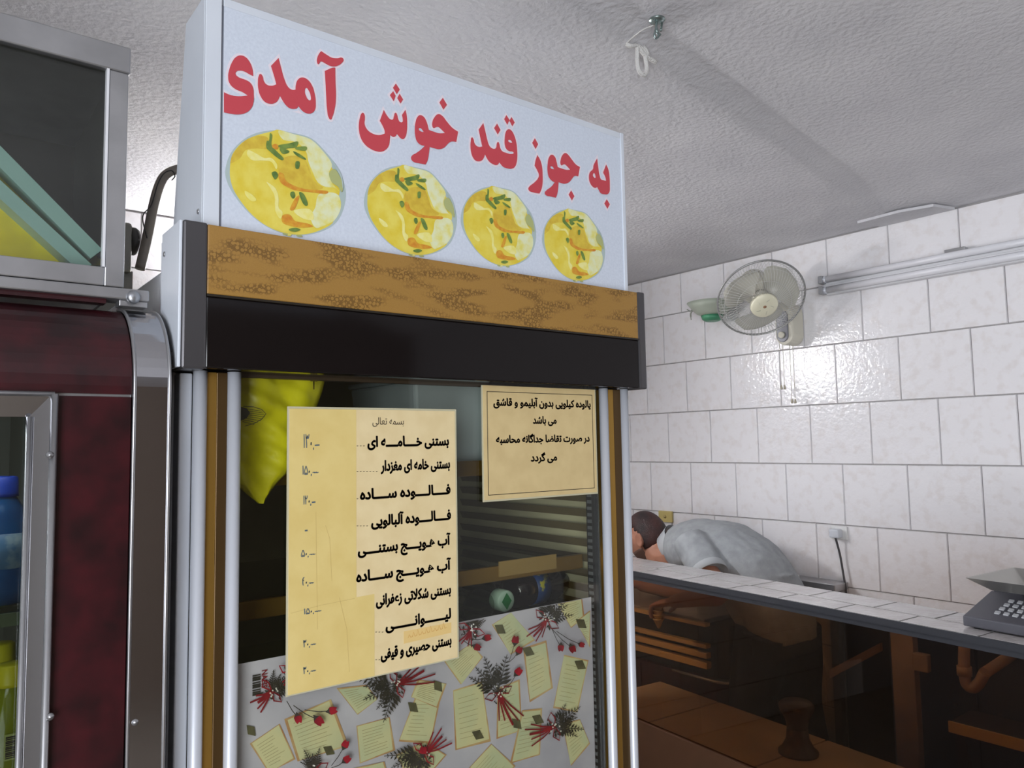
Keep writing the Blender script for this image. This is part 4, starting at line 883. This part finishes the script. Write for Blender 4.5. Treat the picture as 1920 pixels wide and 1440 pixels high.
# ------------------------------------------------------------------ tap, steel sheet, plug and cord
XS = 2.95
zbn = at(1590, 1091, 0, XW-.01).z; yR = at(1590, 1091, 0, XW-.01).y; xN = 2.89; yT = pxp(1489, 1092, 2.90).y
sk = thing('steel_bench', 'small stainless bench against the tiled wall beside the bending person', 'bench', (2.85, yR+.12, 0))
MB().box(xN, yR, zbn-.03, XW-.0085, yT+.04, zbn).build('top', steel, sk, .003)
for yy in (yR+.01, yT): MB().box(XW-.05, yy, 0, XW-.02, yy+.03, zbn-.03).build('leg', steel, sk)
for yy in (yR+.01, yT): MB().box(xN+.02, yy, 0, xN+.05, yy+.03, zbn-.03).build('leg', steel, sk)
p = pxp(1489, 1092, 2.90); p2 = pxp(1489, 1080, 2.90)
ZT = zbn
tp = thing('tap', 'white-capped tap stem standing on the steel bench beside the person', 'tap', (2.90, p.y, zbn))
MB().lathe([(.012, 0), (.006, .006), (.006, p2.z-zbn-.004)], (2.90, p.y, zbn), (0, 0, 1), 14).build('stem', steel, tp)
MB().lathe([(.012, 0), (.022, .004), (.022, .012), (.012, .016), (0, .017)], (2.90, p.y, p2.z-.008), (0, 0, 1), 18).build('handle', plastic_white, tp)
so = thing('wall_socket', 'white wall socket with plug on the tiles above the counter', 'socket', at(1574, 1012, 0, XW-.008))
a, b = at(1558, 985, 0, XW-.012), at(1590, 1013, 0, XW-.012)
MB().box(XW-.018, b.y, b.z, XW-.0075, a.y, a.z).build('plate', plastic_white, so, .003)
a2, b2 = at(1560, 991, 0, XW-.03), at(1579, 1009, 0, XW-.03)
pg = MB().box(XW-.055, b2.y+.002, b2.z, XW-.018, a2.y+.002, a2.z).build('plug', mat('grey_plug', (200, 204, 210), .4), so, .006)
cdp = [Vector((XW-.045, (a2.y+b2.y)/2, b2.z+.004))]+[at(x, y, 0, XW-.03) for x, y in ((1575, 1040), (1581, 1075), (1586, 1105), (1588, 1130))]
cord = tag(MB().tube(catmull(cdp, 5, False), .0042, 8).build('power_cord', mat('dark_cord', (64, 62, 64), .5)), 'dark power cord hanging down from the wall socket', 'cord')
sp = thing('switch_plate', 'yellowed switch plate on the wall behind the person\'s head', 'switch', at(1252, 968, 0, XW-.008))
a, b = at(1236, 957, 0, XW-.012), at(1262, 980, 0, XW-.012)
MB().box(XW-.02, b.y, b.z, XW-.0075, a.y, a.z).build('plate', mat('yellowed_plastic', (190, 172, 108), .5), sp, .003)
MB().lathe([(.009, 0), (.007, .004), (0, .005)], (XW-.02, (a.y+b.y)/2, (a.z+b.z)/2), (-1, 0, 0), 14).build('button', mat('tan_button', (160, 140, 84), .5), sp)

yc0, yc1 = -.3, yR-.02
cb_ = thing('added_dark_cabinet', 'added low black cabinet darkening the tiled wall under the counter', 'cabinet', (2.94, (yc0+yc1)/2, 0))  # added cabinet, its black stands in for the shade behind the tinted glass
dkc = mat('added_cabinet_black', (34, 30, 30), .5)
MB().box(2.905, yc0, 0, XW-.0085, yc1, .88).build('body', dkc, cb_, .003)
nd_ = 4; wd_ = (yc1-yc0)/nd_
for k_ in range(nd_):
    dd = MB().box(2.892, yc0+k_*wd_+.004, .05, 2.905, yc0+(k_+1)*wd_-.004, .86).build('door', dkc, cb_, .003)
    MB().lathe([(.006, 0), (.006, .008), (.011, .012), (.009, .018), (0, .019)], (2.892, yc0+(k_+(.85 if k_ % 2 == 0 else .15))*wd_, .62), (-1, 0, 0), 14).build('knob', dkc, dd)
# ------------------------------------------------------------------ weighing scale on the counter
ws = thing('weighing_scale', 'dark grey shop weighing scale with keypad and steel tray on the counter', 'scale', kp(.5, wdt/2, ZK))
dk = mat('scale_dark_plastic', (78, 78, 84), .45)
s_l, n_l = sproj(1800, 1160)
s_l -= .05; q0 = .06
dep = .23; wid_ = .36
def wp(s, n, z): return kp(s_l-s, q0+n, ZK+z)
def hexa(mb, lo, hi, z0a, z0b, z1a, z1b, mi=0):
    (s0, n0), (s1, n1) = lo, hi
    vs = [wp(s0, n0, z0a), wp(s1, n0, z0a), wp(s1, n1, z0b), wp(s0, n1, z0b), wp(s0, n0, z1a), wp(s1, n0, z1a), wp(s1, n1, z1b), wp(s0, n1, z1b)]
    return mb.add(vs, [(0, 1, 2, 3), (4, 5, 6, 7), (0, 1, 5, 4), (1, 2, 6, 5), (2, 3, 7, 6), (3, 0, 4, 7)], mi)
wbs = hexa(MB(), (0, 0), (wid_, .15), .004, .004, .028, .072).build('base', dk, ws, .003)
hexa(MB(), (.005, .15), (wid_, dep), .004, .004, .08, .08).build('rear_housing', dk, ws, .003)
for ss in (.02, wid_-.04):
    for n_ in (.01, dep-.03): hexa(MB(), (ss, n_), (ss+.02, n_+.02), 0, 0, .004, .004).build('foot', rubber, ws)
keym = mat('key_white', (168, 170, 172), .5)
for r_ in range(4):
    for c_ in range(6):
        ss, n_ = .058+c_*.020+r_*.001, .034+r_*.022; z_ = .028+(n_/.15)*.044
        hexa(MB(), (ss, n_), (ss+.011, n_+.009), z_-.002, z_+.002, z_+.0025, z_+.0065).build('key', keym, wbs)
hexa(MB(), (.20, .035), (.33, .115), .036, .060, .0395, .063).build('display', mat('lcd', (120, 126, 140), .3), wbs)
hexa(MB(), (.06, .145), (wid_-.01, dep-.01), .08, .08, .087, .087).build('tray_support', dk, ws)
# dished tray
def ringr(s0, n0, s1, n1, z): return [wp(s0, n0, z), wp(s1, n0, z), wp(s1, n1, z), wp(s0, n1, z)]
tr = MB(); tr.loft([ringr(.040, .075, wid_+.02, .235, .088), ringr(.000, .035, wid_+.06, .28, .116), ringr(-.006, .030, wid_+.065, .285, .117), ringr(.037, .072, wid_+.023, .238, .086)], 0, False, True)
tr.build('tray', mat('tray_steel', (176, 174, 168), .35, .85), ws, .003)
MB().obox(wp(.055, .075, .0885), wp(wid_+.02, .075, .0885)-wp(.055, .075, .0885), wp(.055, .235, .0885)-wp(.055, .075, .0885), (0, 0, .001)).build('tray_floor', MATS['tray_steel'], ws)

# ------------------------------------------------------------------ wall fan
fc = at(1427, 560, 0, 2.70)
axis = Vector((-.54, -.62, -.72)).normalized()
RF = .5*160*((fc-CAM).dot(R @ Vector((0, 0, -1))))/F_PX
fan = thing('wall_fan', 'white wall fan with round wire guard tilted down on the tiled wall', 'fan', (XW, fc.y, fc.z-.2))
offw = mat('offwhite_fan_plastic', (206, 202, 186), .4); bladem = mat('fan_blade_grey', (186, 184, 172), .35)
u = axis.cross(Vector((0, 0, 1))).normalized(); v = u.cross(axis).normalized()
def fp(r, a, h): return fc+axis*h+u*(r*math.cos(a))+v*(r*math.sin(a))
MB().tube([fp(RF, 2*math.pi*k_/64, 0) for k_ in range(64)], .0042, 8, closed=True).build('guard_ring', mat('guard_grey', (150, 150, 148), .35, .4), fan)
def cage(h_in, sgn, name, n=72):
    m = MB()
    for k_ in range(n):
        a = 2*math.pi*k_/n
        pts = [fp(RF*t, a+sgn*.35*(1-t), h_in*math.sqrt(max(0, 1-(max(0, t-.25)/.75)**2.2))) for t in (.27, .45, .62, .78, .9, .97, 1.0)]
        m.tube(pts, .00075, 4, cap=False)
    for t in (.62, .88): m.tube([fp(RF*t, 2*math.pi*k_/48, h_in*math.sqrt(1-((t-.25)/.75)**2.2)*1.0) for k_ in range(48)], .0009, 4, closed=True)
    o = m.build(name, mat('guard_wire', (206, 206, 202), .3, .2), fan, fix=False); o['kind'] = 'stuff'; return o
cage(.055, 1, 'front_guard'); cage(-.06, -1, 'rear_guard')
MB().lathe([(.055*RF/.17, -.004), (.052*RF/.17, .006), (.046*RF/.17, .012), (.02, .0135), (0, .0138)], fp(0, 0, .052), axis, 28).build('guard_badge', mat('cream_badge', (226, 222, 196), .4), fan); gbd = bpy.data.objects['guard_badge']
for k_ in range(5):
    a = k_*2*math.pi/5+.4; MB().obox(fp(.022, a, .0655), (fp(.034, a+.25, .0655)-fp(.022, a, .0655)), axis*.0012, (fp(.024, a+.08, .0655)-fp(.022, a, .0655))).build('badge_dash', mat('badge_grey', (130, 128, 116), .5), gbd)
MB().lathe([(.007, 0), (.006, .0015), (0, .002)], fp(0, 0, .0655), axis, 12).build('badge_dot', mat('badge_rust', (150, 110, 80), .5), gbd)
for k_ in range(3):
    a0 = math.radians(k_*120+14); m = MB(); vs = []
    nu, nv = 12, 14
    for i in range(nu+1):
        t = i/nu; r = RF*(.20+.66*t)
        half = .42+.50*math.sin(min(1, t*1.15)*math.pi*.62); half *= (1 if t < .82 else math.sqrt(max(0.02, 1-((t-.82)/.2)**2)))
        for j in range(nv+1):
            q = j/nv*2-1; a = a0+q*half+.25*t; vs.append(fp(r, a, -.006+q*.024*(1-.2*t)))
    N = nv+1; fs = [(i*N+j, i*N+j+1, (i+1)*N+j+1, (i+1)*N+j) for i in range(nu) for j in range(nv)]
    vs2 = [p_-axis*.0015 for p_ in vs]; K = len(vs)
    edge = [(j, j+1, K+j+1, K+j) for j in range(nv)]+[(nu*N+j, nu*N+j+1, K+nu*N+j+1, K+nu*N+j) for j in range(nv)]
    m.add(vs+vs2, fs+[tuple(x+K for x in f[::-1]) for f in fs]+edge, 0, True); m.build('blade', bladem, fan)
MB().lathe([(.035, 0), (.034, .02), (.02, .028), (0, .029)], fp(0, 0, -.015), axis, 24).build('blade_hub', offw, fan)
MB().lathe([(.03, -.16), (.055, -.15), (.062, -.10), (.062, -.06), (.05, -.055)], fc, axis, 24).build('motor_housing', offw, fan)
bt, bb2 = at(1480, 590, 0, 2.93), at(1472, 648, 0, 2.93)
mot = fc-axis*.12
MB().tube(catmull([mot, mot+Vector((.05, .0, -.06)), Vector((2.93, bt.y, bt.z+.02)), Vector((2.955, bt.y, bt.z-.02))], 5, False), .020, 12).build('neck', offw, fan)
yc_, zc0, zc1 = (bt.y+bb2.y)/2, bb2.z, bt.z+.05
def capsule(yc_, z0, z1, r, x0, x1):
    ring_ = [(yc_+r*math.cos(a), z1-r+r*math.sin(a)) for a in [math.pi*k_/10 for k_ in range(11)]]+[(yc_+r*math.cos(a), z0+r+r*math.sin(a)) for a in [math.pi+math.pi*k_/10 for k_ in range(11)]]
    return MB().prism([(x0, y, z) for y, z in ring_], (x1-x0, 0, 0))
capsule(yc_, zc0, zc1, .042, 2.905, XW-.0075).build('base', offw, fan, .008)
cpn = capsule(yc_+.005, zc0+.012, zc1-.03, .027, 2.898, 2.906).build('control_panel', mat('fan_panel_grey', (120, 120, 126), .4), fan, .003)
MB().lathe([(.015, 0), (.014, .010), (.010, .014), (0, .0145)], (2.898, yc_+.005, zc0+.042), (-1, 0, 0), 18).build('knob', offw, cpn)
for xx, px, y1_ in ((2.93, 1462, 722), (2.95, 1468, 722), (2.93, 1482, 748), (2.95, 1488, 748)):
    a, b = at(px, 652, 0, xx), at(px+3, y1_, 0, xx)
    pcd = MB().tube([(xx, b.y, a.z+.02), (xx, b.y, b.z)], .0011, 5).build('pull_cord', mat('cord_beige', (190, 184, 170), .6), fan)
    MB().lathe([(.002, .0), (.0055, -.014), (.0055, -.018), (0, -.0185)], (xx, b.y, b.z), (0, 0, 1), 10).build('cord_weight', mat('cord_weight_tan', (176, 168, 148), .5), pcd)
# small green-bottomed bowl shade on the wall behind the fan
hs = at(1335, 568, 0, 2.9)
sh = thing('hanging_scoop', 'translucent green-bottomed bowl tied with string on the wall left of the fan', 'bowl', at(1335, 600, 0, 2.93))
pc = at(1340, 568, 0, 2.93); pb = at(1342, 603, 0, 2.93); Rb = abs(at(1303, 568, 0, 2.93).y-pc.y)
H_ = pc.z-pb.z
frost = mat('frosted_plastic', (168, 176, 160), .4)
MB().lathe([(Rb*.42, H_*.3), (Rb*.62, H_*.42), (Rb*.82, H_*.7), (Rb, H_), (Rb*.97, H_), (Rb*.78, H_*.7), (Rb*.4, H_*.33)], (2.93-Rb*.2, pc.y, pb.z), (0, 0, 1), 28).build('bowl', frost, sh)
MB().lathe([(Rb*.28, 0), (Rb*.40, H_*.1), (Rb*.45, H_*.3), (0, H_*.31)], (2.93-Rb*.2, pc.y, pb.z), (0, 0, 1), 24).build('bottom', mat('green_plastic', (70, 140, 104), .4), sh)
sv = [at(x, y, 0, 2.88) for x, y in ((1288, 580), (1296, 583), (1302, 568), (1312, 574), (1316, 566), (1330, 570), (1360, 568), (1395, 566))]
MB().tube(catmull(sv, 5, False), .0018, 6).build('string', mat('green_string', (120, 130, 116), .7), sh)
sv = [at(x, y, 0, 2.88) for x, y in ((1302, 568), (1300, 580), (1295, 588), (1296, 600))]
MB().tube(catmull(sv, 5, False), [.0015]*5+[.004]*8+[.002]*3, 6).build('string_end', mat('grey_tassel', (150, 150, 140), .7), sh)
MB().box(2.93, pc.y-.008, pc.z-.004, XW-.0075, pc.y+.008, pc.z+.004).build('hook', steel, sh)

# ------------------------------------------------------------------ unlit fluorescent fitting on the tiled wall
fl0, fl1 = at(1540, 530, 0, 2.95), at(1920, 462, 0, 2.95)
fl = thing('fluorescent_fitting', 'unlit twin-tube fluorescent fitting on the tiled wall right of the fan', 'lamp', (XW-.03, fl1.y, fl0.z))
fz_t, fz_b = at(1536, 521, 0, 2.95).z, at(1540, 553, 0, 2.95).z
zt_r = at(1920, 446, 0, 2.95).z; zb_r = at(1920, 492, 0, 2.95).z
zl0 = (fz_t+zt_r)/2; zl1 = (fz_b+zb_r)/2; hL = zl0-zl1; ye = fl0.y; yn = fl1.y-.35
lm_ = mat('lamp_white_metal', (214, 214, 216), .35)
MB().box(2.955, yn, zl1+.002, XW-.0075, ye-.004, zl0-hL*.30).build('housing', lm_, fl, .004)
MB().obox((2.945, yn, zl1+hL*.42), (.01, 0, 0), (0, ye-yn-.004, 0), (0, 0, hL*.10)).build('reflector_ridge', lm_, fl, .002)
for zz in (zl1+hL*.80, zl1+hL*.24):
    dtb = MB().tube([(2.938, yn+.02, zz), (2.938, ye-.018, zz)], .0135, 14).build('tube', mat('dead_tube', (224, 224, 228), .25), fl)
    MB().tube([(2.938, ye-.03, zz), (2.938, ye-.016, zz)], .0142, 14).build('tube_cap', alu, dtb)
    MB().box(2.922, ye-.018, zz-.016, XW-.04, ye, zz+.016).build('lamp_holder', mat('holder_grey', (150, 150, 152), .5), fl, .003)
    MB().box(2.922, yn, zz-.016, XW-.04, yn+.018, zz+.016).build('lamp_holder', MATS['holder_grey'], fl, .003)
c0 = at(1790, 463, 0, 2.97); MB().box(2.965, c0.y-.035, zl0-.004, XW-.0075, c0.y+.035, zl0+.016).build('clip', steel, fl, .002)
MB().box(2.955, yn, zl0-hL*.32, XW-.0075, ye-.06, zl0-.004).build('rear_channel', lm_, fl, .003)

# ------------------------------------------------------------------ ceiling hook and rope
hk = at(1232, 38, 2, ZC)
ho = thing('ceiling_hook', 'galvanised wire hook fixed in the ceiling', 'hook', (hk.x, hk.y, ZC))
galv = mat('greenish_galvanised', (150, 164, 162), .3, .9)
def hp(px, py, yy=None):
    return at(px, py, 1, hk.y)
MB().lathe([(.016, 0), (.016, -.003), (.006, -.005)], (hk.x, hk.y, ZC+.002), (0, 0, 1), 16).build('plate', galv, ho)
MB().tube(catmull([hp(1233, 36), hp(1230, 50), hp(1232, 60), hp(1238, 66)], 5, False), .0028, 8).build('shank', galv, ho)
MB().tube(catmull([hp(1226, 40), hp(1229, 34), hp(1238, 33), hp(1241, 42), hp(1239, 58)], 5, False), .0024, 8).build('loop', galv, ho)
MB().tube(catmull([hp(1231, 52), hp(1227, 64), hp(1230, 72), hp(1235, 66), hp(1231, 52)], 5, False), .0024, 8).build('ring', galv, ho)
rk = at(1190, 84, 2, ZC)
ro = thing('rope_loop', 'frayed white rope loop hanging from the ceiling below the hook', 'rope', (rk.x, rk.y, ZC))
rope_m = mat('white_rope', (222, 220, 216), .8, bump=.6, bscale=400)
rp = lambda x, y: at(x, y, 1, rk.y)
MB().tube(catmull([at(1174, 82, 2, ZC-.003), rp(1182, 86), rp(1194, 86), rp(1195, 100), rp(1195, 115), rp(1198, 132), rp(1207, 141), rp(1213, 132), rp(1211, 112), rp(1208, 96), rp(1202, 90), rp(1196, 86)], 5, False), .0046, 8).build('loop', rope_m, ro)
MB().tube(catmull([rp(1196, 86), rp(1206, 100), rp(1216, 108), rp(1230, 117)], 5, False), .0046, 8).build('tail', rope_m, ro)
MB().tube(catmull([rp(1205, 88), rp(1210, 94), rp(1214, 104)], 5, False), .0058, 8).build('knot', rope_m, ro)
MB().tube(catmull([at(1174, 82, 2, ZC-.002), at(1184, 72, 2, ZC-.002), at(1205, 56, 2, ZC-.002), at(1226, 47, 2, ZC-.002)], 5, False), .0016, 6).build('thread', rope_m, ro)

# ------------------------------------------------------------------ the person bending behind the counter
def pp_(px, py, x): return at(px, py, 0, x)
def ering(c, a, b, n=20): return [c+a*math.cos(2*math.pi*k_/n)+b*math.sin(2*math.pi*k_/n) for k_ in range(n)]
def limb(mb, pts, rad, n=14, sub=4):
    P = catmull(pts, sub, False); rr = []
    m_ = len(pts)
    for i in range(len(P)):
        t = i/(len(P)-1)*(m_-1); k_ = min(int(t), m_-2); rr.append(rad[k_]+(rad[k_+1]-rad[k_])*(t-k_))
    mb.tube(P, rr, n)
def body_loft(mb, cs, wx, th, n=22):
    """rings along the spine; wx half width across x, th half thickness"""
    P = catmull(cs, 4, False); m_ = len(cs); rings = []
    for i, p_ in enumerate(P):
        t = i/(len(P)-1)*(m_-1); k_ = min(int(t), m_-2); f_ = t-k_
        d = (P[min(i+1, len(P)-1)]-P[max(i-1, 0)]).normalized(); a = Vector((1, 0, 0)); a = (a-d*a.dot(d)).normalized(); b = d.cross(a)
        rings.append(ering(p_, a*(wx[k_]+(wx[k_+1]-wx[k_])*f_), b*(th[k_]+(th[k_+1]-th[k_])*f_), n))
    mb.loft(rings)
def voxel(mb, name, m, parent, vox, smooth=4):
    o = mb.build(name, m, None, fix=False)
    r = o.modifiers.new('remesh', 'REMESH'); r.mode = 'VOXEL'; r.voxel_size = vox; r.use_smooth_shade = True
    if smooth:
        sm = o.modifiers.new('smooth', 'SMOOTH'); sm.iterations = smooth; sm.factor = .5
    bpy.context.view_layer.update()
    me = bpy.data.meshes.new_from_object(o.evaluated_get(bpy.context.evaluated_depsgraph_get())); bpy.data.objects.remove(o)
    me.materials.clear(); me.materials.append(m); me.name = name
    for p_ in me.polygons: p_.use_smooth = True; p_.material_index = 0
    return link_mesh(name, me, parent)
XP = 2.68
hip = pp_(1456, 1150, XP); waist = pp_(1424, 1080, XP); back = pp_(1368, 1034, XP); chest = pp_(1312, 1026, XP); nb = pp_(1268, 1022, XP)
hd = pp_(1214, 1008, XP-.02)
man = thing('person', 'person in grey polo shirt and black trousers bending down behind the counter', 'person', (XP, hip.y, 0))
skin = mat('tanned_skin', (178, 128, 104), .5, col2=(164, 112, 90), nscale=14)
shirt_m = mat('grey_polo_cotton', (158, 162, 164), .8, col2=(146, 150, 152), nscale=30, bump=.15, bscale=300)
trs = mat('black_trousers', (30, 29, 32), .8)
# head frame
Fd = Vector((-.10, .90, -.42)).normalized(); Ud = (Vector((0, .42, .90))-Fd*Vector((0, .42, .90)).dot(Fd)).normalized(); Rd = Fd.cross(Ud).normalized()
def hloc(x, y, z): return hd+Rd*x+Fd*y+Ud*z
def head_pt(d, grow=0):
    x, y, z = d; sx, sy, sz = .077, .098, .118
    if z < 0: sx *= 1-.26*(-z)**1.3
    px_, py_, pz_ = x*sx, y*sy, z*sz
    if z < -.25 and y < 0: py_ *= 1-.45*min(1, (-z-.25)/.6)
    if y > 0:
        py_ += .024*math.exp(-((x/.17)**2+((z+.16)/.20)**2))+.005*math.exp(-((x/.5)**2+((z-.25)/.12)**2))-.010*math.exp(-(((abs(x)-.38)/.18)**2+((z-.06)/.12)**2))+.006*math.exp(-((x/.3)**2+((z+.52)/.09)**2))+.008*math.exp(-((x/.35)**2+((z+.85)/.16)**2))
    v = Vector((px_, py_, pz_)); v += v.normalized()*grow; return hloc(v.x, v.y, v.z)
def head_grid(grow, mask, nu=44, nv=34):
    vs = []; idx = {}; fs = []
    for j in range(nv+1):
        for i in range(nu):
            ph, th = math.pi*j/nv, 2*math.pi*i/nu; d = (math.sin(ph)*math.cos(th), math.sin(ph)*math.sin(th), math.cos(ph)); vs.append((head_pt(d, grow), d))
    for j in range(nv):
        for i in range(nu):
            q = (j*nu+i, j*nu+(i+1) % nu, (j+1)*nu+(i+1) % nu, (j+1)*nu+i)
            if mask is None or all(mask(vs[k_][1]) for k_ in q): fs.append(q)
    return [v[0] for v in vs], fs
b = MB()
v_, f_ = head_grid(0, None); b.add(v_, f_)
for s_ in (1, -1):   # ears
    c = hloc(s_*.080, -.012, -.012); b.loft([ering(c+Rd*s_*h_, (Fd*.92-Ud*.2).normalized()*.020*r_-Fd*.004*h_, Ud*.033*r_, 16) for h_, r_ in ((-.02, .75), (-.004, .9), (.006, 1.0), (.010, .9), (.007, .5))])
limb(b, [nb-Vector((0, .04, .02)), hloc(0, -.045, -.095), hloc(0, -.02, -.04)], [.080, .068, .058])
body_loft(b, [hip, waist, back, chest, nb], [.14, .145, .155, .165, .08], [.09, .095, .10, .105, .06])
shN, shF = pp_(1300, 1024, XP-.17), chest+Vector((.17, .0, -.005))
elN, elF = pp_(1350, 1112, XP-.25), chest+Vector((.20, .10, -.26))
haN, haF = pp_(1262, 1128, XP-.20), chest+Vector((.05, .40, -.22))
limb(b, [shN, (shN+elN)/2+Vector((-.01, 0, 0)), elN, (elN+haN)/2, haN], [.055, .048, .040, .036, .026])
limb(b, [shF, (shF+elF)/2, elF, (elF+haF)/2, haF], [.055, .048, .040, .036, .026])
def hand(mb, w, fwd, side, up):
    """palm and five bent fingers; fwd along the hand, side towards the thumb"""
    mb.loft([ering(w+fwd*t, side*a_, up*c_, 14) for t, a_, c_ in ((-.02, .024, .018), (.02, .032, .017), (.06, .041, .016), (.092, .042, .014))])
    for k_, (off, ln_) in enumerate(((.031, .072), (.0105, .080), (-.0105, .074), (-.031, .058))):
        r0 = w+fwd*.085+side*off; bend = -up
        limb(mb, [r0, r0+fwd*ln_*.42+bend*.006, r0+fwd*ln_*.68+bend*.028, r0+fwd*ln_*.72+bend*.052], [.0098, .0092, .0085, .0072], 10)
    t0 = w+fwd*.028+side*.030
    limb(mb, [t0, t0+side*.022+fwd*.022-up*.010, t0+side*.024+fwd*.048-up*.026, t0+side*.012+fwd*.066-up*.036], [.013, .0115, .010, .008], 10)
fN = (haN-elN).normalized(); upN = Vector((0, 0, 1)); upN = (upN-fN*upN.dot(fN)).normalized(); hand(b, haN, fN, upN.cross(fN).normalized()*-1, upN)
fF = (haF-elF).normalized(); upF = Vector((0, 0, 1)); upF = (upF-fF*upF.dot(fF)).normalized(); hand(b, haF, fF, upF.cross(fF).normalized(), upF)
ftN, ftF = Vector((XP-.09, hip.y+.02, .06)), Vector((XP+.11, hip.y-.10, .06))
hjN, hjF = hip+Vector((-.085, 0, -.05)), hip+Vector((.085, -.01, -.05))
knN, knF = Vector((XP-.09, hip.y+.07, .52)), Vector((XP+.10, hip.y-.02, .52))
for hj, kn_, ft_ in ((hjN, knN, ftN), (hjF, knF, ftF)): limb(b, [hj, (hj+kn_)/2, kn_, (kn_*.6+ft_*.4), ft_], [.085, .075, .055, .052, .038])
voxel(b, 'body', skin, man, .0045, 3)
sh_ = MB()
body_loft(sh_, [hip+Vector((0, -.02, -.10)), hip+Vector((0, 0, .01)), waist, back, chest, nb+Vector((0, -.01, .0))], [.165, .168, .170, .178, .190, .106], [.115, .118, .112, .116, .122, .088])
for s0, e0 in ((shN, elN), (shF, elF)):
    d = (e0-s0); limb(sh_, [s0-d*.12, s0+d*.22, s0+d*.62], [.074, .073, .072])
belly = (waist+back)/2
apx = pp_(1412, 1212, XP-.12)
sh_.loft([ering(belly*(1-t)+apx*t+Vector((0, 0, 0)), Vector((.13*(1-t)+.02, 0, 0)), Vector((0, .19*(1-t)+.02, .02)), 20) for t in (0, .3, .6, .85, 1)])
so_ = voxel(sh_, 'shirt', shirt_m, man, .007, 8)
tx = bpy.data.textures.new('cloth_folds', 'CLOUDS'); tx.noise_scale = .09
dm = so_.modifiers.new('folds', 'DISPLACE'); dm.texture = tx; dm.strength = .016; dm.mid_level = .5; dm.texture_coords = 'GLOBAL'
cl = MB(); nd = (hloc(0, -.045, -.095)-nb).normalized(); ca = Vector((1, 0, 0)); ca = (ca-nd*ca.dot(nd)).normalized(); cb2 = nd.cross(ca)
c0_ = nb+nd*.0
cl.loft([ering(c0_+nd*t, ca*r_, cb2*r_*.92, 28) for t, r_ in ((-.02, .098), (.012, .088), (.045, .078), (.047, .074), (.02, .078), (-.018, .090))], 0, True, False)
lab(cl.build('collar', mat('pale_collar', (182, 186, 188), .8), man), 'pale grey folded collar')
for s0, e0 in ((shN, elN), (shF, elF)):
    d = (e0-s0); dn = d.normalized(); a = dn.orthogonal().normalized(); c2 = dn.cross(a); cc = s0+d*.62
    cu = MB(); cu.loft([ering(cc+dn*t, a*r_, c2*r_, 24) for t, r_ in ((-.02, .0745), (.012, .0745), (.013, .0715), (-.018, .0715))], 0, True, False); cu.build('sleeve_cuff', MATS['pale_collar'], man)
t_m = MB()
body_loft(t_m, [hip+Vector((0, -.05, -.16)), hip+Vector((0, 0, -.03)), hip*.8+waist*.2], [.15, .155, .150], [.105, .106, .098])
for hj, kn_, ft_ in ((hjN, knN, ftN), (hjF, knF, ftF)): limb(t_m, [hj, (hj+kn_)/2, kn_, (kn_*.5+ft_*.5), ft_+Vector((0, 0, -.0))], [.112, .102, .084, .080, .078])
voxel(t_m, 'trousers', trs, man, .008, 5)
for ft_ in (ftN, ftF):
    m = MB(); c = Vector((ft_.x, ft_.y+.05, 0))
    m.loft([[c+Vector((.045*w_*math.cos(2*math.pi*k_/20), (.135 if math.sin(2*math.pi*k_/20) > 0 else .10)*w_*math.sin(2*math.pi*k_/20), z_)) for k_ in range(20)] for z_, w_ in ((.0, .98), (.02, 1.0), (.05, .9), (.075, .6))])
    m.build('shoe', mat('dark_shoe', (26, 24, 24), .5), man)
# hair and beard shells
def hair_mask(d):
    x, y, z = d
    if y > .25: return z > .62+.1*y
    if y > -.12: return z > (.10+.9*(y+.12)/.37*.55 if abs(x) > .3 else .3)
    return z > -.50
hv, hf = head_grid(.006, hair_mask)
hm = mat('dark_brown_hair', (36, 26, 25), .6, col2=(74, 38, 32), nscale=11, bump=.4, bscale=260)
o = MB().add(hv, hf, 0, True).build('hair', hm, man); sd = o.modifiers.new('solid', 'SOLIDIFY'); sd.thickness = .007; sd.offset = -1
hv, hf = head_grid(.0022, lambda d: d[2] < -.36 and d[1] > -.05 and not (abs(d[0]) < .26 and -.60 < d[2] < -.42))
o = MB().add(hv, hf, 0, True).build('beard', mat('stubble', (92, 66, 56), .7), man); sd = o.modifiers.new('solid', 'SOLIDIFY'); sd.thickness = .004; sd.offset = -1
for s_ in (1, -1):
    MB().lathe([(0, -.006), (.006, -.004), (.0085, 0), (.006, .004), (0, .0065)], hloc(s_*.029, .0835, .008), Fd, 14).build('eye', mat('eye_dark', (40, 30, 26), .2), man)
    MB().tube([hloc(s_*.014, .094, .026), hloc(s_*.03, .091, .031), hloc(s_*.046, .080, .026)], .0032, 8).build('eyebrow', hm, man)

# cones in the hand
wc = haN+fN*.125-upN*.075
wf = thing('wafer_cone', 'stack of pale wafer cones held in the hand over the chest', 'cone', wc)
for k_ in range(4): MB().lathe([(.005, 0), (.021, .034), (.0235, .036), (.0235, .040), (.019, .040), (.003, .006)], wc+Vector((0, 0, -.02+k_*.018)), (0, 0, 1), 18).build('cone', mat('wafer', (232, 206, 152), .7), wf)
